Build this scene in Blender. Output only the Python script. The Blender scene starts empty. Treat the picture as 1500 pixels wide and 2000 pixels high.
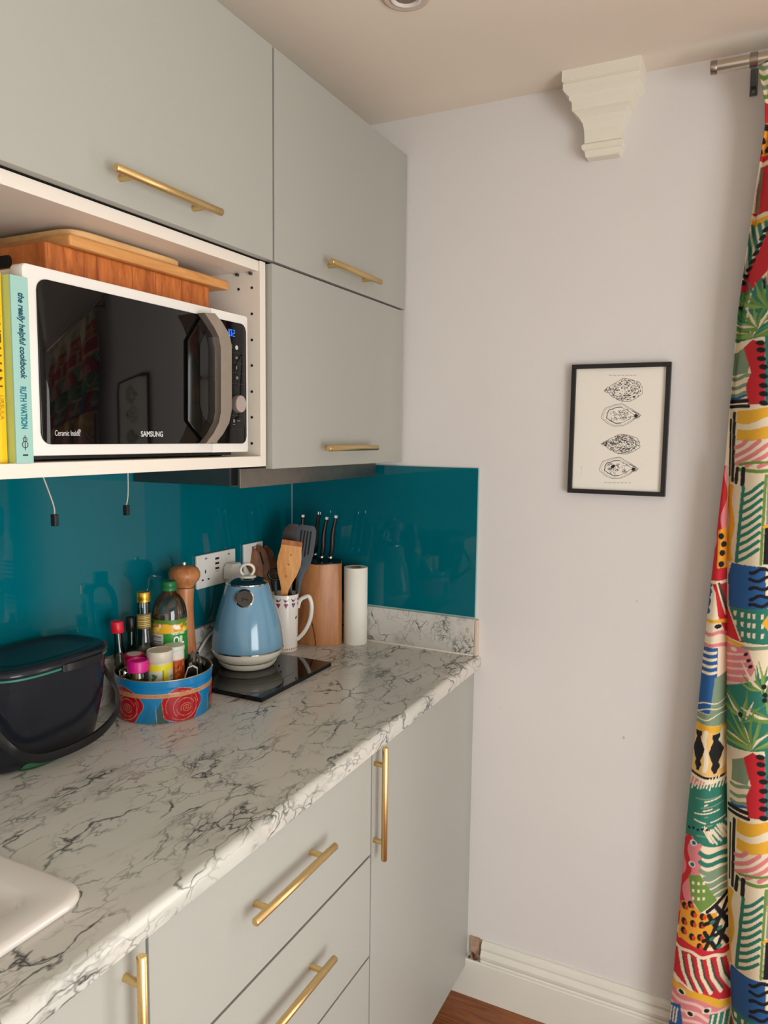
import bpy, bmesh, math, random
import numpy as np
from mathutils import Matrix, Vector
random.seed(7); rng = np.random.default_rng(7)
PI = math.pi
S = bpy.context.scene
C = S.collection

# ------------------------------------------------------------------ camera
# x = distance from the left wall, y = 0 at the far wall (room is y < 0), z up, metres
F_PX = 1466.1
YAW, PIT, ROLL = [math.radians(a) for a in (26.37, -5.724, .7085)]
CAM = np.array([1.241, -1.879, 1.55])
fw = np.array([-math.sin(YAW)*math.cos(PIT), math.cos(YAW)*math.cos(PIT), math.sin(PIT)])
_r = np.array([math.cos(YAW), math.sin(YAW), 0.0]); _u = np.cross(_r, fw)
rt = math.cos(ROLL)*_r + math.sin(ROLL)*_u
up = -math.sin(ROLL)*_r + math.cos(ROLL)*_u
def on(px, py, x=None, y=None, z=None):
    """point where the photograph's pixel meets a plane of the room"""
    d = fw + rt*(px-750)/F_PX - up*(py-1000)/F_PX
    t = (x-CAM[0])/d[0] if x is not None else (y-CAM[1])/d[1] if y is not None else (z-CAM[2])/d[2]
    return CAM + t*d
cd = bpy.data.cameras.new('camera'); cam = bpy.data.objects.new('camera', cd); C.objects.link(cam)
cd.sensor_width = 36; cd.sensor_fit = 'AUTO'; cd.lens = 36*F_PX/2000; cd.clip_start = .02
M = Matrix([[rt[i], up[i], -fw[i], CAM[i]] for i in range(3)] + [[0, 0, 0, 1]])
cam.matrix_world = M
S.camera = cam

# ------------------------------------------------------------------ world, light, exposure
W = bpy.data.worlds.new('world'); S.world = W; W.use_nodes = True
W.node_tree.nodes['Background'].inputs[0].default_value = (.80, .90, 1.0, 1)
W.node_tree.nodes['Background'].inputs[1].default_value = 1.5
def area(name, loc, direction, sx, sy, power, col):
    l = bpy.data.lights.new(name, 'AREA'); l.shape = 'RECTANGLE'; l.size = sx; l.size_y = sy
    l.energy = power; l.color = col
    o = bpy.data.objects.new(name, l); C.objects.link(o); o.location = loc
    o.rotation_euler = Vector(direction).to_track_quat('-Z', 'Z').to_euler()
    return o
WX0, WX1, WZ1 = 1.66, 2.62, 2.08                # glazed door in the far wall
area('garden_door_daylight', ((WX0+WX1)/2, .02, 1.05), (0, -1, 0), .86, 1.9, 24, (1, .97, .93))
RY0, RY1, RZ0, RZ1 = -3.2, -1.3, .0, 1.75      # unseen right-wall window, opening cut low to brighten the foot of the far wall
area('side_window_daylight', (3.12, (RY0+RY1)/2, (RZ0+RZ1)/2), (-1, 0, 0), 1.75, 1.55, 60, (.95, .98, 1))
sl = bpy.data.lights.new('sun', 'SUN'); sl.energy = 5.0; sl.angle = .01; sl.color = (1, .93, .82)
so = bpy.data.objects.new('sun', sl); C.objects.link(so)
so.rotation_euler = Vector((-.10, -.62, -.78)).to_track_quat('-Z', 'Y').to_euler()
S.view_settings.view_transform = 'Standard'; S.view_settings.look = 'None'
S.view_settings.gamma = 1; S.view_settings.use_curve_mapping = False
S.view_settings.exposure = 0.17

# ------------------------------------------------------------------ colour and materials
def lin(c):
    if isinstance(c, (tuple, list)) and max(c) > 1.0: c = [v/255 for v in c]
    return tuple(v/12.92 if v <= .04045 else ((v+.055)/1.055)**2.4 for v in c[:3])
def mat(name, col, rough=.5, metal=0, spec=.5, var=0, vscale=30, bump=0, bscale=200, coat=0, trans=0, ior=1.45,
        emit=None, estr=0, stretch=(1, 1, 1)):
    m = bpy.data.materials.new(name); m.use_nodes = True
    nt = m.node_tree; b = nt.nodes['Principled BSDF']
    c = lin(col)
    b.inputs['Base Color'].default_value = (*c, 1); b.inputs['Roughness'].default_value = rough
    b.inputs['Metallic'].default_value = metal; b.inputs['Specular IOR Level'].default_value = spec
    b.inputs['Coat Weight'].default_value = coat; b.inputs['Transmission Weight'].default_value = trans
    b.inputs['IOR'].default_value = ior
    if emit: b.inputs['Emission Color'].default_value = (*lin(emit), 1); b.inputs['Emission Strength'].default_value = estr
    if var or bump:
        tc = nt.nodes.new('ShaderNodeTexCoord'); mp = nt.nodes.new('ShaderNodeMapping')
        mp.inputs['Scale'].default_value = stretch
        nt.links.new(tc.outputs['Object'], mp.inputs['Vector'])
    if var:
        n = nt.nodes.new('ShaderNodeTexNoise'); n.inputs['Scale'].default_value = vscale; n.inputs['Detail'].default_value = 5
        r = nt.nodes.new('ShaderNodeValToRGB')
        r.color_ramp.elements[0].position = .3; r.color_ramp.elements[1].position = .7
        r.color_ramp.elements[0].color = (*[v*(1-var) for v in c], 1)
        r.color_ramp.elements[1].color = (*[min(1, v*(1+var)) for v in c], 1)
        nt.links.new(mp.outputs[0], n.inputs['Vector']); nt.links.new(n.outputs['Fac'], r.inputs[0])
        nt.links.new(r.outputs[0], b.inputs['Base Color'])
    if bump:
        n2 = nt.nodes.new('ShaderNodeTexNoise'); n2.inputs['Scale'].default_value = bscale; n2.inputs['Detail'].default_value = 3
        bp = nt.nodes.new('ShaderNodeBump'); bp.inputs['Strength'].default_value = bump; bp.inputs['Distance'].default_value = .002
        nt.links.new(mp.outputs[0], n2.inputs['Vector']); nt.links.new(n2.outputs['Fac'], bp.inputs['Height'])
        nt.links.new(bp.outputs[0], b.inputs['Normal'])
    return m
def wood(name, dark, light, scale=9, stretch=(1, 1, 1), rough=.45, bands=12):
    """long grain: stretched noise through a colour ramp"""
    m = mat(name, light, rough); nt = m.node_tree; b = nt.nodes['Principled BSDF']
    tc = nt.nodes.new('ShaderNodeTexCoord'); mp = nt.nodes.new('ShaderNodeMapping'); mp.inputs['Scale'].default_value = stretch
    n = nt.nodes.new('ShaderNodeTexNoise'); n.inputs['Scale'].default_value = scale; n.inputs['Detail'].default_value = 6
    n.inputs['Roughness'].default_value = .65; n.inputs['Distortion'].default_value = .6
    r = nt.nodes.new('ShaderNodeValToRGB'); e = r.color_ramp.elements
    e[0].position = .32; e[0].color = (*lin(dark), 1); e[1].position = .66; e[1].color = (*lin(light), 1)
    nt.links.new(tc.outputs['Object'], mp.inputs[0]); nt.links.new(mp.outputs[0], n.inputs['Vector'])
    nt.links.new(n.outputs['Fac'], r.inputs[0]); nt.links.new(r.outputs[0], b.inputs['Base Color'])
    return m
def printed(name, rough=.6, coat=0, metal=0):
    """flat print kept in the mesh's colour layer"""
    m = mat(name, (200, 200, 200), rough, coat=coat, metal=metal); nt = m.node_tree
    a = nt.nodes.new('ShaderNodeAttribute'); a.attribute_name = 'print'
    nt.links.new(a.outputs['Color'], nt.nodes['Principled BSDF'].inputs['Base Color'])
    return m
def clear(name, tint=(255, 255, 255), gloss=.12):
    """thin clear sheet: transparent with a fresnel reflection"""
    m = bpy.data.materials.new(name); m.use_nodes = True; nt = m.node_tree
    nt.nodes.clear(); o = nt.nodes.new('ShaderNodeOutputMaterial'); mx = nt.nodes.new('ShaderNodeMixShader')
    t = nt.nodes.new('ShaderNodeBsdfTransparent'); g = nt.nodes.new('ShaderNodeBsdfGlossy'); f = nt.nodes.new('ShaderNodeFresnel')
    t.inputs[0].default_value = (*lin(tint), 1); g.inputs['Roughness'].default_value = .03; f.inputs['IOR'].default_value = 1.5
    mm = nt.nodes.new('ShaderNodeMath'); mm.operation = 'MULTIPLY_ADD'; mm.inputs[1].default_value = 1.0; mm.inputs[2].default_value = gloss*.3
    nt.links.new(f.outputs[0], mm.inputs[0]); nt.links.new(mm.outputs[0], mx.inputs[0])
    nt.links.new(t.outputs[0], mx.inputs[1]); nt.links.new(g.outputs[0], mx.inputs[2]); nt.links.new(mx.outputs[0], o.inputs[0])
    return m
def marble():
    m = mat('marble_laminate', (205, 200, 190), .22, spec=.45); nt = m.node_tree; b = nt.nodes['Principled BSDF']; L = nt.links
    def N(t, **k):
        n = nt.nodes.new(t)
        for a, v in k.items(): setattr(n, a, v)
        return n
    tc = N('ShaderNodeTexCoord'); mp = N('ShaderNodeMapping')
    mp.inputs['Rotation'].default_value = (0, 0, .42); mp.inputs['Scale'].default_value = (1.25, .62, 1.1)
    L.new(tc.outputs['Object'], mp.inputs[0])
    ad = mp
    for sc_, dt, amp, off in ((6, 2, .16, 0), (24, 3, .055, 4), (75, 2, .014, 9)):
        nz = N('ShaderNodeTexNoise'); nz.inputs['Scale'].default_value = sc_; nz.inputs['Detail'].default_value = dt
        L.new(mp.outputs[0], nz.inputs['Vector'])
        sc = N('ShaderNodeVectorMath', operation='SCALE'); sc.inputs['Scale'].default_value = amp; L.new(nz.outputs['Color'], sc.inputs[0])
        a2 = N('ShaderNodeVectorMath', operation='ADD'); L.new(ad.outputs[0], a2.inputs[0]); L.new(sc.outputs[0], a2.inputs[1]); ad = a2
    def ramp(src, a, ca, bb, cb):
        r = N('ShaderNodeMapRange'); r.inputs['From Min'].default_value = a; r.inputs['From Max'].default_value = bb
        r.inputs['To Min'].default_value = ca; r.inputs['To Max'].default_value = cb; L.new(src, r.inputs['Value']); return r.outputs[0]
    def mul(p, q, op='MULTIPLY'):
        x = N('ShaderNodeMath', operation=op); L.new(p, x.inputs[0]); L.new(q, x.inputs[1]); return x.outputs[0]
    def vor(scale, wdt):
        v = N('ShaderNodeTexVoronoi', feature='DISTANCE_TO_EDGE'); v.inputs['Scale'].default_value = scale
        L.new(ad.outputs[0], v.inputs['Vector']); return ramp(v.outputs['Distance'], 0, 1, wdt, 0)
    def noi(scale, a, bb, off):
        o = N('ShaderNodeVectorMath', operation='ADD'); o.inputs[1].default_value = off; L.new(mp.outputs[0], o.inputs[0])
        n = N('ShaderNodeTexNoise'); n.inputs['Scale'].default_value = scale; n.inputs['Detail'].default_value = 3
        L.new(o.outputs[0], n.inputs['Vector']); return ramp(n.outputs['Fac'], a, 0, bb, 1)
    big = mul(vor(13, .045), noi(11, .44, .60, (3, 1, 0)))
    small = mul(vor(46, .15), mul(noi(6.5, .54, .62, (7, 2, 5)), noi(22, .36, .56, (4, 8, 1))))
    fine = mul(vor(28, .06), noi(13, .46, .62, (1, 9, 2)))
    cloud = mul(noi(6.5, .52, .68, (7, 2, 5)), noi(30, .35, .7, (2, 2, 2)))
    s1 = mul(big, small, 'MAXIMUM'); half = N('ShaderNodeMath', operation='MULTIPLY'); half.inputs[1].default_value = .6; L.new(fine, half.inputs[0])
    s2 = mul(s1, half.outputs[0], 'MAXIMUM')
    q = N('ShaderNodeMath', operation='MULTIPLY'); q.inputs[1].default_value = .42; L.new(cloud, q.inputs[0])
    s3 = mul(s2, q.outputs[0], 'MAXIMUM')
    fin = N('ShaderNodeMath', operation='MULTIPLY'); fin.inputs[1].default_value = .95; L.new(s3, fin.inputs[0])
    mix = N('ShaderNodeMix', data_type='RGBA'); L.new(fin.outputs[0], mix.inputs['Factor'])
    tint = N('ShaderNodeMix', data_type='RGBA'); L.new(noi(4, .35, .65, (5, 5, 5)), tint.inputs['Factor'])
    tint.inputs['A'].default_value = (*lin((196, 195, 185)), 1); tint.inputs['B'].default_value = (*lin((207, 202, 193)), 1)
    L.new(tint.outputs['Result'], mix.inputs['A']); mix.inputs['B'].default_value = (*lin((52, 56, 52)), 1)
    L.new(mix.outputs['Result'], b.inputs['Base Color'])
    return m

m_wall = mat('wall_paint', (221, 218, 214), .75, var=.015, vscale=3, bump=.05, bscale=90)
def scuffs(m):
    nt = m.node_tree; b = nt.nodes['Principled BSDF']; src = b.inputs['Base Color'].links[0].from_socket
    tc = nt.nodes.new('ShaderNodeTexCoord'); v = nt.nodes.new('ShaderNodeTexVoronoi'); v.inputs['Scale'].default_value = 7
    mp = nt.nodes.new('ShaderNodeMapping'); mp.inputs['Scale'].default_value = (1, 1, .8); nt.links.new(tc.outputs['Object'], mp.inputs[0]); nt.links.new(mp.outputs[0], v.inputs['Vector'])
    r = nt.nodes.new('ShaderNodeMapRange'); r.inputs['From Min'].default_value = .012; r.inputs['From Max'].default_value = .03; r.inputs['To Min'].default_value = .45; r.inputs['To Max'].default_value = 0
    nt.links.new(v.outputs['Distance'], r.inputs['Value'])
    mx_ = nt.nodes.new('ShaderNodeMix'); mx_.data_type = 'RGBA'; nt.links.new(r.outputs[0], mx_.inputs['Factor']); nt.links.new(src, mx_.inputs['A']); mx_.inputs['B'].default_value = (.22, .2, .18, 1)
    nt.links.new(mx_.outputs['Result'], b.inputs['Base Color'])
scuffs(m_wall)
m_ceil = mat('ceiling_paint', (232, 222, 206), .85, var=.01, vscale=2)
m_trim = mat('gloss_white_trim', (226, 224, 212), .35, var=.02, vscale=8)
m_corbel = mat('plaster_corbel', (232, 228, 212), .6)
m_cab = mat('cabinet_front', (166, 166, 157), .42, spec=.35, var=.006, vscale=3)
m_carc = mat('cabinet_white', (226, 217, 203), .45)
m_inner = mat('carcass_gap_shade', (52, 50, 46), .8)  # closed carcasses coloured dark so door and drawer gaps read as shade
m_dark = mat('dark_gap', (18, 17, 16), .8)
m_brass = mat('brushed_brass', (224, 194, 136), .36, metal=1, var=.05, vscale=300)
m_teal = mat('teal_glass', (0, 96, 108), .025, spec=.4, coat=0, var=.04, vscale=5)
m_edge = mat('glass_edge', (150, 190, 190), .3)
m_seal = mat('white_sealant', (212, 206, 194), .5)
m_marble = marble()
m_ceram = mat('white_ceramic', (226, 220, 212), .12, spec=.6)
m_steel = mat('steel', (150, 142, 134), .34, metal=1, var=.08, vscale=40)
m_steel_d = mat('dark_steel', (98, 104, 104), .4, metal=1, var=.06, vscale=40)
m_chrome = mat('chrome', (215, 212, 205), .1, metal=1)
m_black = mat('black_plastic', (20, 20, 22), .35)
m_blackglass = mat('black_glass', (8, 8, 9), .04, spec=.4)
m_white = mat('white_plastic', (228, 224, 216), .3)
m_ink = mat('black_ink', (22, 22, 26), .6)
m_floor = wood('oak_floor', (112, 62, 34), (160, 96, 54), 6, (1.2, 14, 1), .35)

# ------------------------------------------------------------------ mesh helpers
WL = {}                                               # world location of every thing and part
def link(o, parent, loc):
    C.objects.link(o)
    if parent: o.parent = parent
    WL[o.name] = Vector(loc); return o
def thing(name, label, cat, loc=(0, 0, 0), group=None):
    o = bpy.data.objects.new(name, None); o.empty_display_size = .02; link(o, None, loc); o.location = loc
    o['label'] = label; o['category'] = cat
    if group: o['group'] = group
    return o
def obj(name, bm, m, parent=None, smooth=False, loc=None, label=None, auto=True):
    """bm is in room coordinates; the mesh is stored about its parent's base (or loc)"""
    base = WL[parent.name] if parent else Vector(loc or (0, 0, 0))
    if isinstance(bm, bpy.types.Mesh): me = bm; me.transform(Matrix.Translation(-base))
    else:
        bmesh.ops.recalc_face_normals(bm, faces=bm.faces) if auto else None
        me = bpy.data.meshes.new(name); bm.to_mesh(me); bm.free(); me.transform(Matrix.Translation(-base))
    if smooth:
        me.shade_smooth()
        if smooth is not True: me.set_sharp_from_angle(angle=math.radians(smooth))
    me.materials.clear(); me.materials.append(m)
    o = bpy.data.objects.new(name, me); link(o, parent, base)
    if not parent: o.location = base
    if label: o['label'] = label
    return o
def tag(o, label, cat, group=None):
    o['label'] = label; o['category'] = cat
    if group: o['group'] = group
    return o
def struct(o): o['kind'] = 'structure'; return o
def NB(): return bmesh.new()
def box(bm, x0, x1, y0, y1, z0, z1, bev=0, seg=2):
    vs = [bm.verts.new((x, y, z)) for x in (x0, x1) for y in (y0, y1) for z in (z0, z1)]
    fs = [bm.faces.new([vs[i] for i in f]) for f in ((0, 1, 3, 2), (4, 6, 7, 5), (0, 4, 5, 1), (2, 3, 7, 6), (0, 2, 6, 4), (1, 5, 7, 3))]
    if bev:
        es = list({e for f in fs for e in f.edges})
        bmesh.ops.bevel(bm, geom=es, offset=bev, segments=seg, affect='EDGES', profile=.5)
    return bm
def B(*a, **k): return box(NB(), *a, **k)
def prism(bm, pts, axis, a0, a1, bev=0):
    """extrude a 2-D outline along an axis: axis x -> pts are (y,z), y -> (x,z), z -> (x,y)"""
    def v(p, a): return {'x': (a, p[0], p[1]), 'y': (p[0], a, p[1]), 'z': (p[0], p[1], a)}[axis]
    lo = [bm.verts.new(v(p, a0)) for p in pts]; hi = [bm.verts.new(v(p, a1)) for p in pts]
    n = len(pts); f1 = bm.faces.new(lo); f2 = bm.faces.new(hi[::-1])
    for i in range(n): bm.faces.new((lo[i], hi[i], hi[(i+1) % n], lo[(i+1) % n]))
    if bev: bmesh.ops.bevel(bm, geom=list(f2.edges)+list(f1.edges), offset=bev, segments=2, affect='EDGES', profile=.5)
    return bm
def basis(axis):
    a = Vector(axis).normalized(); t = Vector((0, 0, 1)) if abs(a.z) < .95 else Vector((1, 0, 0))
    u = a.cross(t).normalized(); return a, u, a.cross(u)
def lathe(bm, prof, c, seg=32, axis=(0, 0, 1), lean=(0, 0), cap=True):
    """prof = [(radius, height)]; lean shifts the centre per unit height"""
    if tuple(axis) == (0, 0, 1): a, u, w = Vector((0, 0, 1)), Vector((1, 0, 0)), Vector((0, 1, 0))
    else: a, u, w = basis(axis)
    c = Vector(c); rings = []
    for r, h in prof:
        o = c + a*h + Vector((lean[0]*h, lean[1]*h, 0))
        rings.append([bm.verts.new(o + (u*math.cos(2*PI*k/seg) + w*math.sin(2*PI*k/seg))*max(r, 1e-5)) for k in range(seg)])
    for p, q in zip(rings, rings[1:]):
        for k in range(seg): bm.faces.new((p[k], p[(k+1) % seg], q[(k+1) % seg], q[k]))
    if cap: bm.faces.new(rings[0][::-1]); bm.faces.new(rings[-1])
    return bm
def LT(*a, **k): return lathe(NB(), *a, **k)
def tube(bm, path, r, seg=10, flat=1.0):
    P = [Vector(p) for p in path]; n = len(P); rr = r if isinstance(r, (list, tuple)) else [r]*n; rings = []; pu = None
    for i in range(n):
        d = (P[min(i+1, n-1)] - P[max(i-1, 0)]).normalized()
        if pu is None: a, u, w = basis(d)
        else: u = (pu - d*pu.dot(d)).normalized(); w = d.cross(u)
        pu = u
        rings.append([bm.verts.new(P[i] + (u*math.cos(2*PI*k/seg) + w*math.sin(2*PI*k/seg)*flat)*rr[i]) for k in range(seg)])
    for p, q in zip(rings, rings[1:]):
        for k in range(seg): bm.faces.new((p[k], p[(k+1) % seg], q[(k+1) % seg], q[k]))
    bm.faces.new(rings[0][::-1]); bm.faces.new(rings[-1]); return bm
def smooth_path(pts, n=8):
    P = [Vector(p) for p in pts]; out = []
    for i in range(len(P)-1):
        p0, p1, p2, p3 = P[max(i-1, 0)], P[i], P[i+1], P[min(i+2, len(P)-1)]
        for k in range(n):
            t = k/n; out.append(.5*((2*p1) + (p2-p0)*t + (2*p0-5*p1+4*p2-p3)*t*t + (3*p1-p0-3*p2+p3)*t**3))
    return out + [P[-1]]
def loft(bm, rings, cap=True):
    R = [[bm.verts.new(p) for p in r] for r in rings]; n = len(R[0])
    for p, q in zip(R, R[1:]):
        for k in range(n): bm.faces.new((p[k], p[(k+1) % n], q[(k+1) % n], q[k]))
    if cap: bm.faces.new(R[0][::-1]); bm.faces.new(R[-1])
    return bm
def sq(cx, cy, hx, hy, z, p=3.0, n=48, rot=0):
    """superellipse ring"""
    o = []
    for k in range(n):
        t = 2*PI*k/n; c, s = math.cos(t), math.sin(t)
        x = hx*math.copysign(abs(c)**(2/p), c); y = hy*math.copysign(abs(s)**(2/p), s)
        o.append((cx + x*math.cos(rot) - y*math.sin(rot), cy + x*math.sin(rot) + y*math.cos(rot), z))
    return o
def rrect(u0, u1, v0, v1, r, n=6, corners=(1, 1, 1, 1)):
    o = []
    for i, (cu, cv, a) in enumerate(((u1-r, v1-r, 0), (u0+r, v1-r, 90), (u0+r, v0+r, 180), (u1-r, v0+r, 270))):
        if corners[i]:
            for k in range(n+1):
                t = math.radians(a + 90*k/n); o.append((cu + r*math.cos(t), cv + r*math.sin(t)))
        else: o.append((u1 if i in (0, 3) else u0, v1 if i < 2 else v0))
    return o
def text_mesh(s, X, Y, origin, w=None, h=None, depth=.0006, shear=0, center=False, bold=0):
    """lettering as a mesh: X/Y = reading and up directions, origin = lower left corner"""
    cu = bpy.data.curves.new('lettering', 'FONT'); cu.body = s; cu.extrude = .5; cu.shear = shear; cu.offset = bold
    t = bpy.data.objects.new('lettering', cu); C.objects.link(t)
    dg = bpy.context.evaluated_depsgraph_get(); me = bpy.data.meshes.new_from_object(t.evaluated_get(dg))
    bpy.data.objects.remove(t); bpy.data.curves.remove(cu)
    n = len(me.vertices); co = np.empty(n*3); me.vertices.foreach_get('co', co); co = co.reshape(-1, 3)
    lo, hi = co.min(0), co.max(0); sx = (w/(hi[0]-lo[0])) if w else None; sy = (h/(hi[1]-lo[1])) if h else None
    sx = sx or sy; sy = sy or sx
    X, Y = Vector(X), Vector(Y); Z = X.cross(Y)
    co = np.array([(co[:, 0]-lo[0])*sx, (co[:, 1]-lo[1])*sy, (co[:, 2]-lo[2])/(hi[2]-lo[2])*depth]).T
    if center: co[:, 0] -= co[:, 0].max()/2
    out = np.outer(co[:, 0], X) + np.outer(co[:, 1], Y) + np.outer(co[:, 2], Z) + np.array(origin)
    me.vertices.foreach_set('co', out.ravel()); me.update(); return me
UX, UY, UZ = (1, 0, 0), (0, 1, 0), (0, 0, 1)

# ---- painter for flat prints: a raster that ends up in a mesh's colour layer
class Canvas:
    def __init__(s, x0, x1, y0, y1, res, bg):
        s.x0, s.y0, s.res = x0, y0, res; s.w = int((x1-x0)/res)+1; s.h = int((y1-y0)/res)+1
        s.a = np.empty((s.h, s.w, 3)); s.a[:] = lin(bg)
    def _win(s, bx0, bx1, by0, by1):
        i0 = max(0, int((bx0-s.x0)/s.res)-1); i1 = min(s.w, int((bx1-s.x0)/s.res)+3)
        j0 = max(0, int((by0-s.y0)/s.res)-1); j1 = min(s.h, int((by1-s.y0)/s.res)+3)
        if i1 <= i0 or j1 <= j0: return None
        xx, yy = np.meshgrid(s.x0+np.arange(i0, i1)*s.res, s.y0+np.arange(j0, j1)*s.res); return i0, i1, j0, j1, xx, yy
    def _put(s, win, cov, col):
        i0, i1, j0, j1 = win[:4]; c = np.clip(cov, 0, 1)[..., None]
        s.a[j0:j1, i0:i1] = s.a[j0:j1, i0:i1]*(1-c) + np.array(lin(col))*c
    def poly(s, pts, col):
        P = np.array(pts, float); w = s._win(P[:, 0].min(), P[:, 0].max(), P[:, 1].min(), P[:, 1].max())
        if w is None: return
        acc = 0
        for ox in (-.25, .25):
            for oy in (-.25, .25):
                xx, yy = w[4]+ox*s.res, w[5]+oy*s.res; ins = np.zeros(xx.shape, bool)
                for (xa, ya), (xb, yb) in zip(P, np.roll(P, -1, 0)):
                    if ya == yb: continue
                    ins ^= ((ya > yy) != (yb > yy)) & (xx < (xb-xa)*(yy-ya)/(yb-ya)+xa)
                acc = acc + ins*.25
        s._put(w, acc, col)
    def stroke(s, pts, col, wd, taper=False):
        P = np.array(pts, float); n = len(P)-1; m = np.max(wd)/2
        w = s._win(P[:, 0].min()-m, P[:, 0].max()+m, P[:, 1].min()-m, P[:, 1].max()+m)
        if w is None: return
        xx, yy = w[4], w[5]; best = np.full(xx.shape, -9.)
        for i in range(n):
            a, b = P[i], P[i+1]; d = b-a; L = max(d@d, 1e-12)
            t = np.clip(((xx-a[0])*d[0]+(yy-a[1])*d[1])/L, 0, 1)
            dist = np.hypot(xx-a[0]-t*d[0], yy-a[1]-t*d[1])
            hw = wd/2 if not taper else wd/2*(1-.85*(i+t)/n)
            best = np.maximum(best, hw-dist)
        s._put(w, best/s.res+.5, col)
    def dot(s, x, y, rx, ry, col, rot=0):
        m = max(rx, ry); w = s._win(x-m, x+m, y-m, y+m)
        if w is None: return
        dx, dy = w[4]-x, w[5]-y; c, q = math.cos(rot), math.sin(rot)
        e = np.hypot((dx*c+dy*q)/rx, (-dx*q+dy*c)/ry); s._put(w, (1-e)*min(rx, ry)/s.res+.5, col)
    def get(s, x, y):
        i = np.clip(np.rint((x-s.x0)/s.res).astype(int), 0, s.w-1); j = np.clip(np.rint((y-s.y0)/s.res).astype(int), 0, s.h-1)
        return s.a[j, i]
def grid_mesh(name, V, col, closed=False):
    """V: (rows, cols, 3) points, col: (rows, cols, 3) linear colours"""
    nr, nc = V.shape[:2]; idx = np.arange(nr*nc).reshape(nr, nc)
    nx = np.roll(idx, -1, 1) if closed else idx[:, 1:]; cu = idx if closed else idx[:, :-1]
    q = np.stack([cu[:-1], nx[:-1], nx[1:], cu[1:]], -1).reshape(-1, 4)
    me = bpy.data.meshes.new(name); me.vertices.add(nr*nc); me.vertices.foreach_set('co', V.reshape(-1).astype(np.float32))
    me.loops.add(len(q)*4); me.loops.foreach_set('vertex_index', q.reshape(-1).astype(np.int32))
    me.polygons.add(len(q)); me.polygons.foreach_set('loop_start', np.arange(0, len(q)*4, 4, dtype=np.int32))
    me.update(calc_edges=True); me.validate()
    at = me.color_attributes.new('print', 'FLOAT_COLOR', 'POINT')
    at.data.foreach_set('color', np.concatenate([col.reshape(-1, 3), np.ones((nr*nc, 1))], 1).astype(np.float32).ravel())
    return me

# ================================================================== the room
RX, RYB, CZ = 3.2, -3.8, 2.386
struct(obj('wall_left', B(-.12, 0, RYB-.12, .12, -.1, CZ+.1), m_wall))
bm = NB()
box(bm, 0, WX0, 0, .12, -.1, CZ+.1); box(bm, WX1, RX, 0, .12, -.1, CZ+.1); box(bm, WX0, WX1, 0, .12, WZ1, CZ+.1)
struct(obj('wall_back', bm, m_wall))
bm = NB()
box(bm, RX, RX+.12, RYB-.12, RY0, -.1, CZ+.1); box(bm, RX, RX+.12, RY1, .12, -.1, CZ+.1)
box(bm, RX, RX+.12, RY0, RY1, -.1, RZ0); box(bm, RX, RX+.12, RY0, RY1, RZ1, CZ+.1)
struct(obj('wall_right', bm, m_wall))
struct(obj('wall_front', B(0, RX, RYB-.12, RYB, -.1, CZ+.1), m_wall))
struct(obj('ceiling', B(0, RX, RYB, 0, CZ, CZ+.1), m_ceil))
fl = struct(obj('floor', B(0, RX, RYB, 0, -.1, -.012), m_dark))
base_me = None
for r in range(31):                                   # oak boards, laid along the far wall
    y1 = -.0015 - r*.122; x = -.9*random.random()
    while x < RX:
        L = 1.25; a, b = max(x, .001), min(x+L-.002, RX-.001)
        if b > a+.02:
            o = obj('floor_plank', B(a, b, y1-.1205, y1, -.012, 0, bev=.0008, seg=1), m_floor, fl)
        x += L
# glazed garden doors (outside the photograph, they light the room)
m_pane = clear('window_glass')
def glazing(name, plane, a0, a1, z0, z1, pos, mull, bars):
    def bx(bm, u0, u1, w0, w1, t=.03):
        return box(bm, u0, u1, pos-t, pos+t, w0, w1) if plane == 'y' else box(bm, pos-t, pos+t, u0, u1, w0, w1)
    bm = NB()
    bx(bm, a0, a0+.07, z0, z1); bx(bm, a1-.07, a1, z0, z1); bx(bm, a0+.07, a1-.07, z0, z0+.09); bx(bm, a0+.07, a1-.07, z1-.07, z1)
    f = struct(obj(name, bm, m_trim))
    for u in mull: obj('mullion', bx(NB(), u-.02, u+.02, z0+.09, z1-.07, .02), m_trim, f)
    us = [a0+.07]+list(mull)+[a1-.07]
    for u0, u1 in zip(us, us[1:]): obj('window_pane', bx(NB(), u0, u1, z0+.09, z1-.07, .003), m_pane, f)
    for w in bars: obj('glazing_bar', bx(NB(), a0+.07, a1-.07, w-.015, w+.015, .012), m_trim, f)
glazing('door_1', 'y', WX0, WX1, 0, WZ1, .08, [(WX0+WX1)/2], [1.15])
glazing('door_2', 'x', RY0, RY1, RZ0, RZ1, RX+.06, [-2.25], [])

# skirting board with a moulded top; its far end has lost a piece beside the cupboard
sk = struct(obj('baseboard_back', prism(NB(), [(-.02, 0), (0, 0), (0, .108), (-.017, .108), (-.02, .104)], 'x', .42, WX0-.06), m_trim))
prof = [(0, .106), (-.018, .106), (-.0185, .112), (-.016, .116), (-.0195, .122), (-.0205, .130), (-.017, .138), (-.0125, .142), (-.0145, .150), (-.012, .158), (-.006, .163), (-.005, .1665), (0, .1665)]
obj('baseboard_moulding', prism(NB(), prof, 'x', .632, WX0-.06), m_trim, sk)
bm = NB(); box(bm, .598, .624, -.006, 0, .122, .168); box(bm, .6245, .631, -.004, 0, .118, .165)
obj('bare_plaster_patch', bm, mat('bare_plaster', (176, 146, 122), .9, var=.15, vscale=60), sk)
bm = NB(); 
for i in range(9):
    x, z = .597+.034*random.random(), .106+.012*random.random(); lathe(bm, [(.001, 0), (.004, .002), (.003, .006), (.0005, .008)], (x, -.009-.006*random.random(), z), 6)
obj('crumbled_edge', bm, mat('crumbled_wood', (104, 62, 40), .9, var=.3, vscale=90), sk)

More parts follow.
